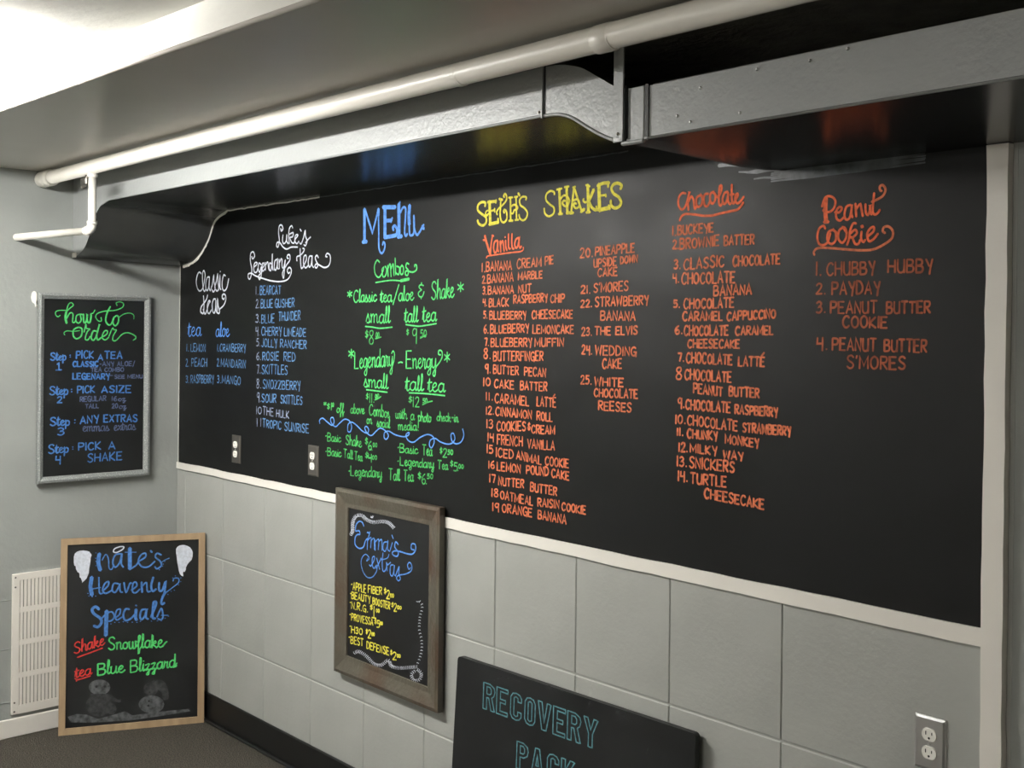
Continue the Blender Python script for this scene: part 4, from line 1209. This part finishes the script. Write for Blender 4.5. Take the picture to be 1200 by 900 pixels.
# recovery pack board leaning on the blocks
rx = Vector((.957, 0, .010)).normalized()
ry = Vector((0, .036, .665))
RP0 = Plane((2.053, -.032, .660), rx, ry)
rb = empty('recovery_board', (2.53, -.06, 0), 'frameless black board reading RECOVERY PACK, leaning low on the grey blocks', 'chalkboard')
W_, Hh = .957, .661
P = []
for (cx, cy, a0) in ((W_ - .012, -.012, 0), (.012, -.012, 90), (.012, -Hh + .012, 180), (W_ - .012, -Hh + .012, 270)):
    for k in range(5):
        a = math.radians(a0 + k * 22.5)
        P.append((cx + .012 * math.cos(a), cy + .012 * math.sin(a)))
MB().poly([RP0.p3(u, v, 0) for u, v in P], 0, -RP0.n * .019).build('board', M_PANEL, rb)
ink = Ink(RP0, .0048, .0004)
LET = {
    'R': '0,0 0,10 2.6,10 4.2,9 4.6,7.6 4.2,5.8 3.4,5 4.6,0 3.2,0 2.2,4.6 1.4,4.6 1.4,0 0,0|1.4,6 2.6,6 3.1,6.6 3.1,8 2.6,8.8 1.4,8.8 1.4,6',
    'E': '0,0 0,10 4.2,10 4.2,8.7 1.4,8.7 1.4,5.8 3.4,5.8 3.4,4.5 1.4,4.5 1.4,1.3 4.2,1.3 4.2,0 0,0',
    'C': '4.4,7 4.4,8.4 3.6,9.6 2.2,10 .8,9.6 0,8.2 0,1.8 .8,.4 2.2,0 3.6,.4 4.4,1.6 4.4,3.2 3,3.2 3,1.8 2.2,1.3 1.4,1.8 1.4,8.2 2.2,8.7 3,8.2 3,7 4.4,7',
    'O': '2.2,10 .8,9.6 0,8.2 0,1.8 .8,.4 2.2,0 3.6,.4 4.4,1.8 4.4,8.2 3.6,9.6 2.2,10|2.2,8.7 1.4,8.2 1.4,1.8 2.2,1.3 3,1.8 3,8.2 2.2,8.7',
    'V': '0,10 1.4,10 2.4,2.6 3.4,10 4.8,10 3.2,0 1.6,0 0,10',
    'Y': '0,10 1.4,10 2.5,6 3.6,10 5,10 3.2,4.6 3.2,0 1.8,0 1.8,4.6 0,10',
    'P': '0,0 0,10 2.6,10 4.2,9 4.6,7.4 4.2,5.6 2.8,4.6 1.4,4.6 1.4,0 0,0|1.4,6 2.6,6 3.1,6.6 3.1,8 2.6,8.8 1.4,8.8 1.4,6',
    'A': '0,0 1.6,10 3.2,10 4.8,0 3.4,0 3.1,2.2 1.7,2.2 1.4,0 0,0|1.9,3.6 2.9,3.6 2.4,7.8 1.9,3.6',
    'K': '0,0 0,10 1.4,10 1.4,6 3.2,10 4.8,10 2.7,5.4 4.8,0 3.3,0 1.4,4.4 1.4,0 0,0'}


def outline(ch, x0, yb0, x1, yb1, h):
    w_ = {'Y': 5, 'V': 4.8, 'A': 4.8, 'K': 4.8, 'R': 4.6, 'P': 4.6, 'C': 4.4, 'O': 4.4, 'E': 4.2}[ch]
    for st in LET[ch].split('|'):
        Q = []
        pts = [tuple(float(c) for c in q.split(',')) for q in st.split()]
        pp = []
        for a, b in zip(pts[:-1], pts[1:]):
            for t in range(3):
                pp.append((a[0] + (b[0] - a[0]) * t / 3, a[1] + (b[1] - a[1]) * t / 3))
        pp.append(pts[-1])
        for gx, gy in pp:
            Q.append((R1[0] + (x0 + (x1 - x0) * gx / w_ + gy * .6) / R1[2], R1[1] + (yb0 + (yb1 - yb0) * gx / w_ - gy / 10 * h) / R1[2]))
        ink.ribbon([RP0.px(*q) for q in Q], .0038)


for ch, x0, x1 in (('R', 48, 148), ('E', 165, 262), ('C', 288, 382), ('O', 413, 503), ('V', 528, 640), ('E', 662, 768), ('R', 788, 905), ('Y', 930, 1052)):
    b = lambda x: 302 + .381 * (x - 45)
    t = lambda x: 82 + .354 * (x - 65)
    xm = (x0 + x1) / 2
    outline(ch, x0, b(x0), x1, b(x1), b(xm) - t(xm))
ink.cut()
for ch, x0, x1 in (('P', 345, 445), ('A', 472, 575), ('C', 612, 712), ('K', 735, 850)):
    t = lambda x: 608 + .375 * (x - 370)
    hh = 236 + .03 * (x0 - 345)
    b = lambda x: t(x) + hh + .02 * (x - 350)
    outline(ch, x0, b(x0), x1, b(x1), hh)
ink.build('lettering', K_CYAN, rb, 'hollow teal capitals RECOVERY|hollow teal capitals PACK')
ink = Ink(RP0, .012, .0002)
for x, y in ((588, 795), (643, 807), (692, 827), (724, 838), (730, 842)):
    ink.blob(PX, el(x, y, 2.6, 2.2))
ink.trace(PX, 'w.3:575,800 590,795 610,800;w.3:640,808 660,812;w.3:722,838 735,846 745,850;w.4:!760,880 756,894')
ink.build('scuff', K_SMUDGE2, rb, 'grey scuffs under its top edge')
for _o in rb.children:
    if _o.name.startswith('scuff'):
        _o['kind'] = 'stuff'

# ---------------------------------------------------------------- wall vent
vt = empty('wall_vent', (0, -.55, .09), 'cream louvred air vent low on the left wall, half behind the specials board', 'vent')
va, vb, vz0, vz1 = -.720, -.375, .093, .672
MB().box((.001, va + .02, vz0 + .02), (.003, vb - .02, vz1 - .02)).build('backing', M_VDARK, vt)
g = MB()
T = .013
rowsz = [(.128, .241), (.262, .376), (.397, .511), (.532, .645)]
ya, yb2 = va + .030, vb - .030
g.box((.001, va, vz0), (T, ya, vz1), chamfer=.002)
g.box((.001, yb2, vz0), (T, vb, vz1), chamfer=.002)
zz = [vz0] + [q for r in rowsz for q in r] + [vz1]
for k in range(0, len(zz), 2):
    g.box((.001, ya - .001, zz[k]), (T - .0003, yb2 + .001, zz[k + 1]))
g.build('grille_frame', M_VENT, vt)
ns = 19
pitch = (yb2 - ya) / ns
for (z0, z1) in rowsz:
    s_ = MB()
    for k in range(ns):
        yy = ya + pitch * (k + .5)
        s_.box((.0045, yy - pitch * .37, z0 - .001), (T - .001, yy + pitch * .37, z1 + .001))
    s_.build('louver_row', M_VENT, vt)['kind'] = 'stuff'
for zc in (.105, .142, .618, .658):
    MB().tube([(T - .001, va + .012, zc), (T + .002, va + .012, zc)], [.0045, .003], 8).build('screw', M_DARKST, vt)
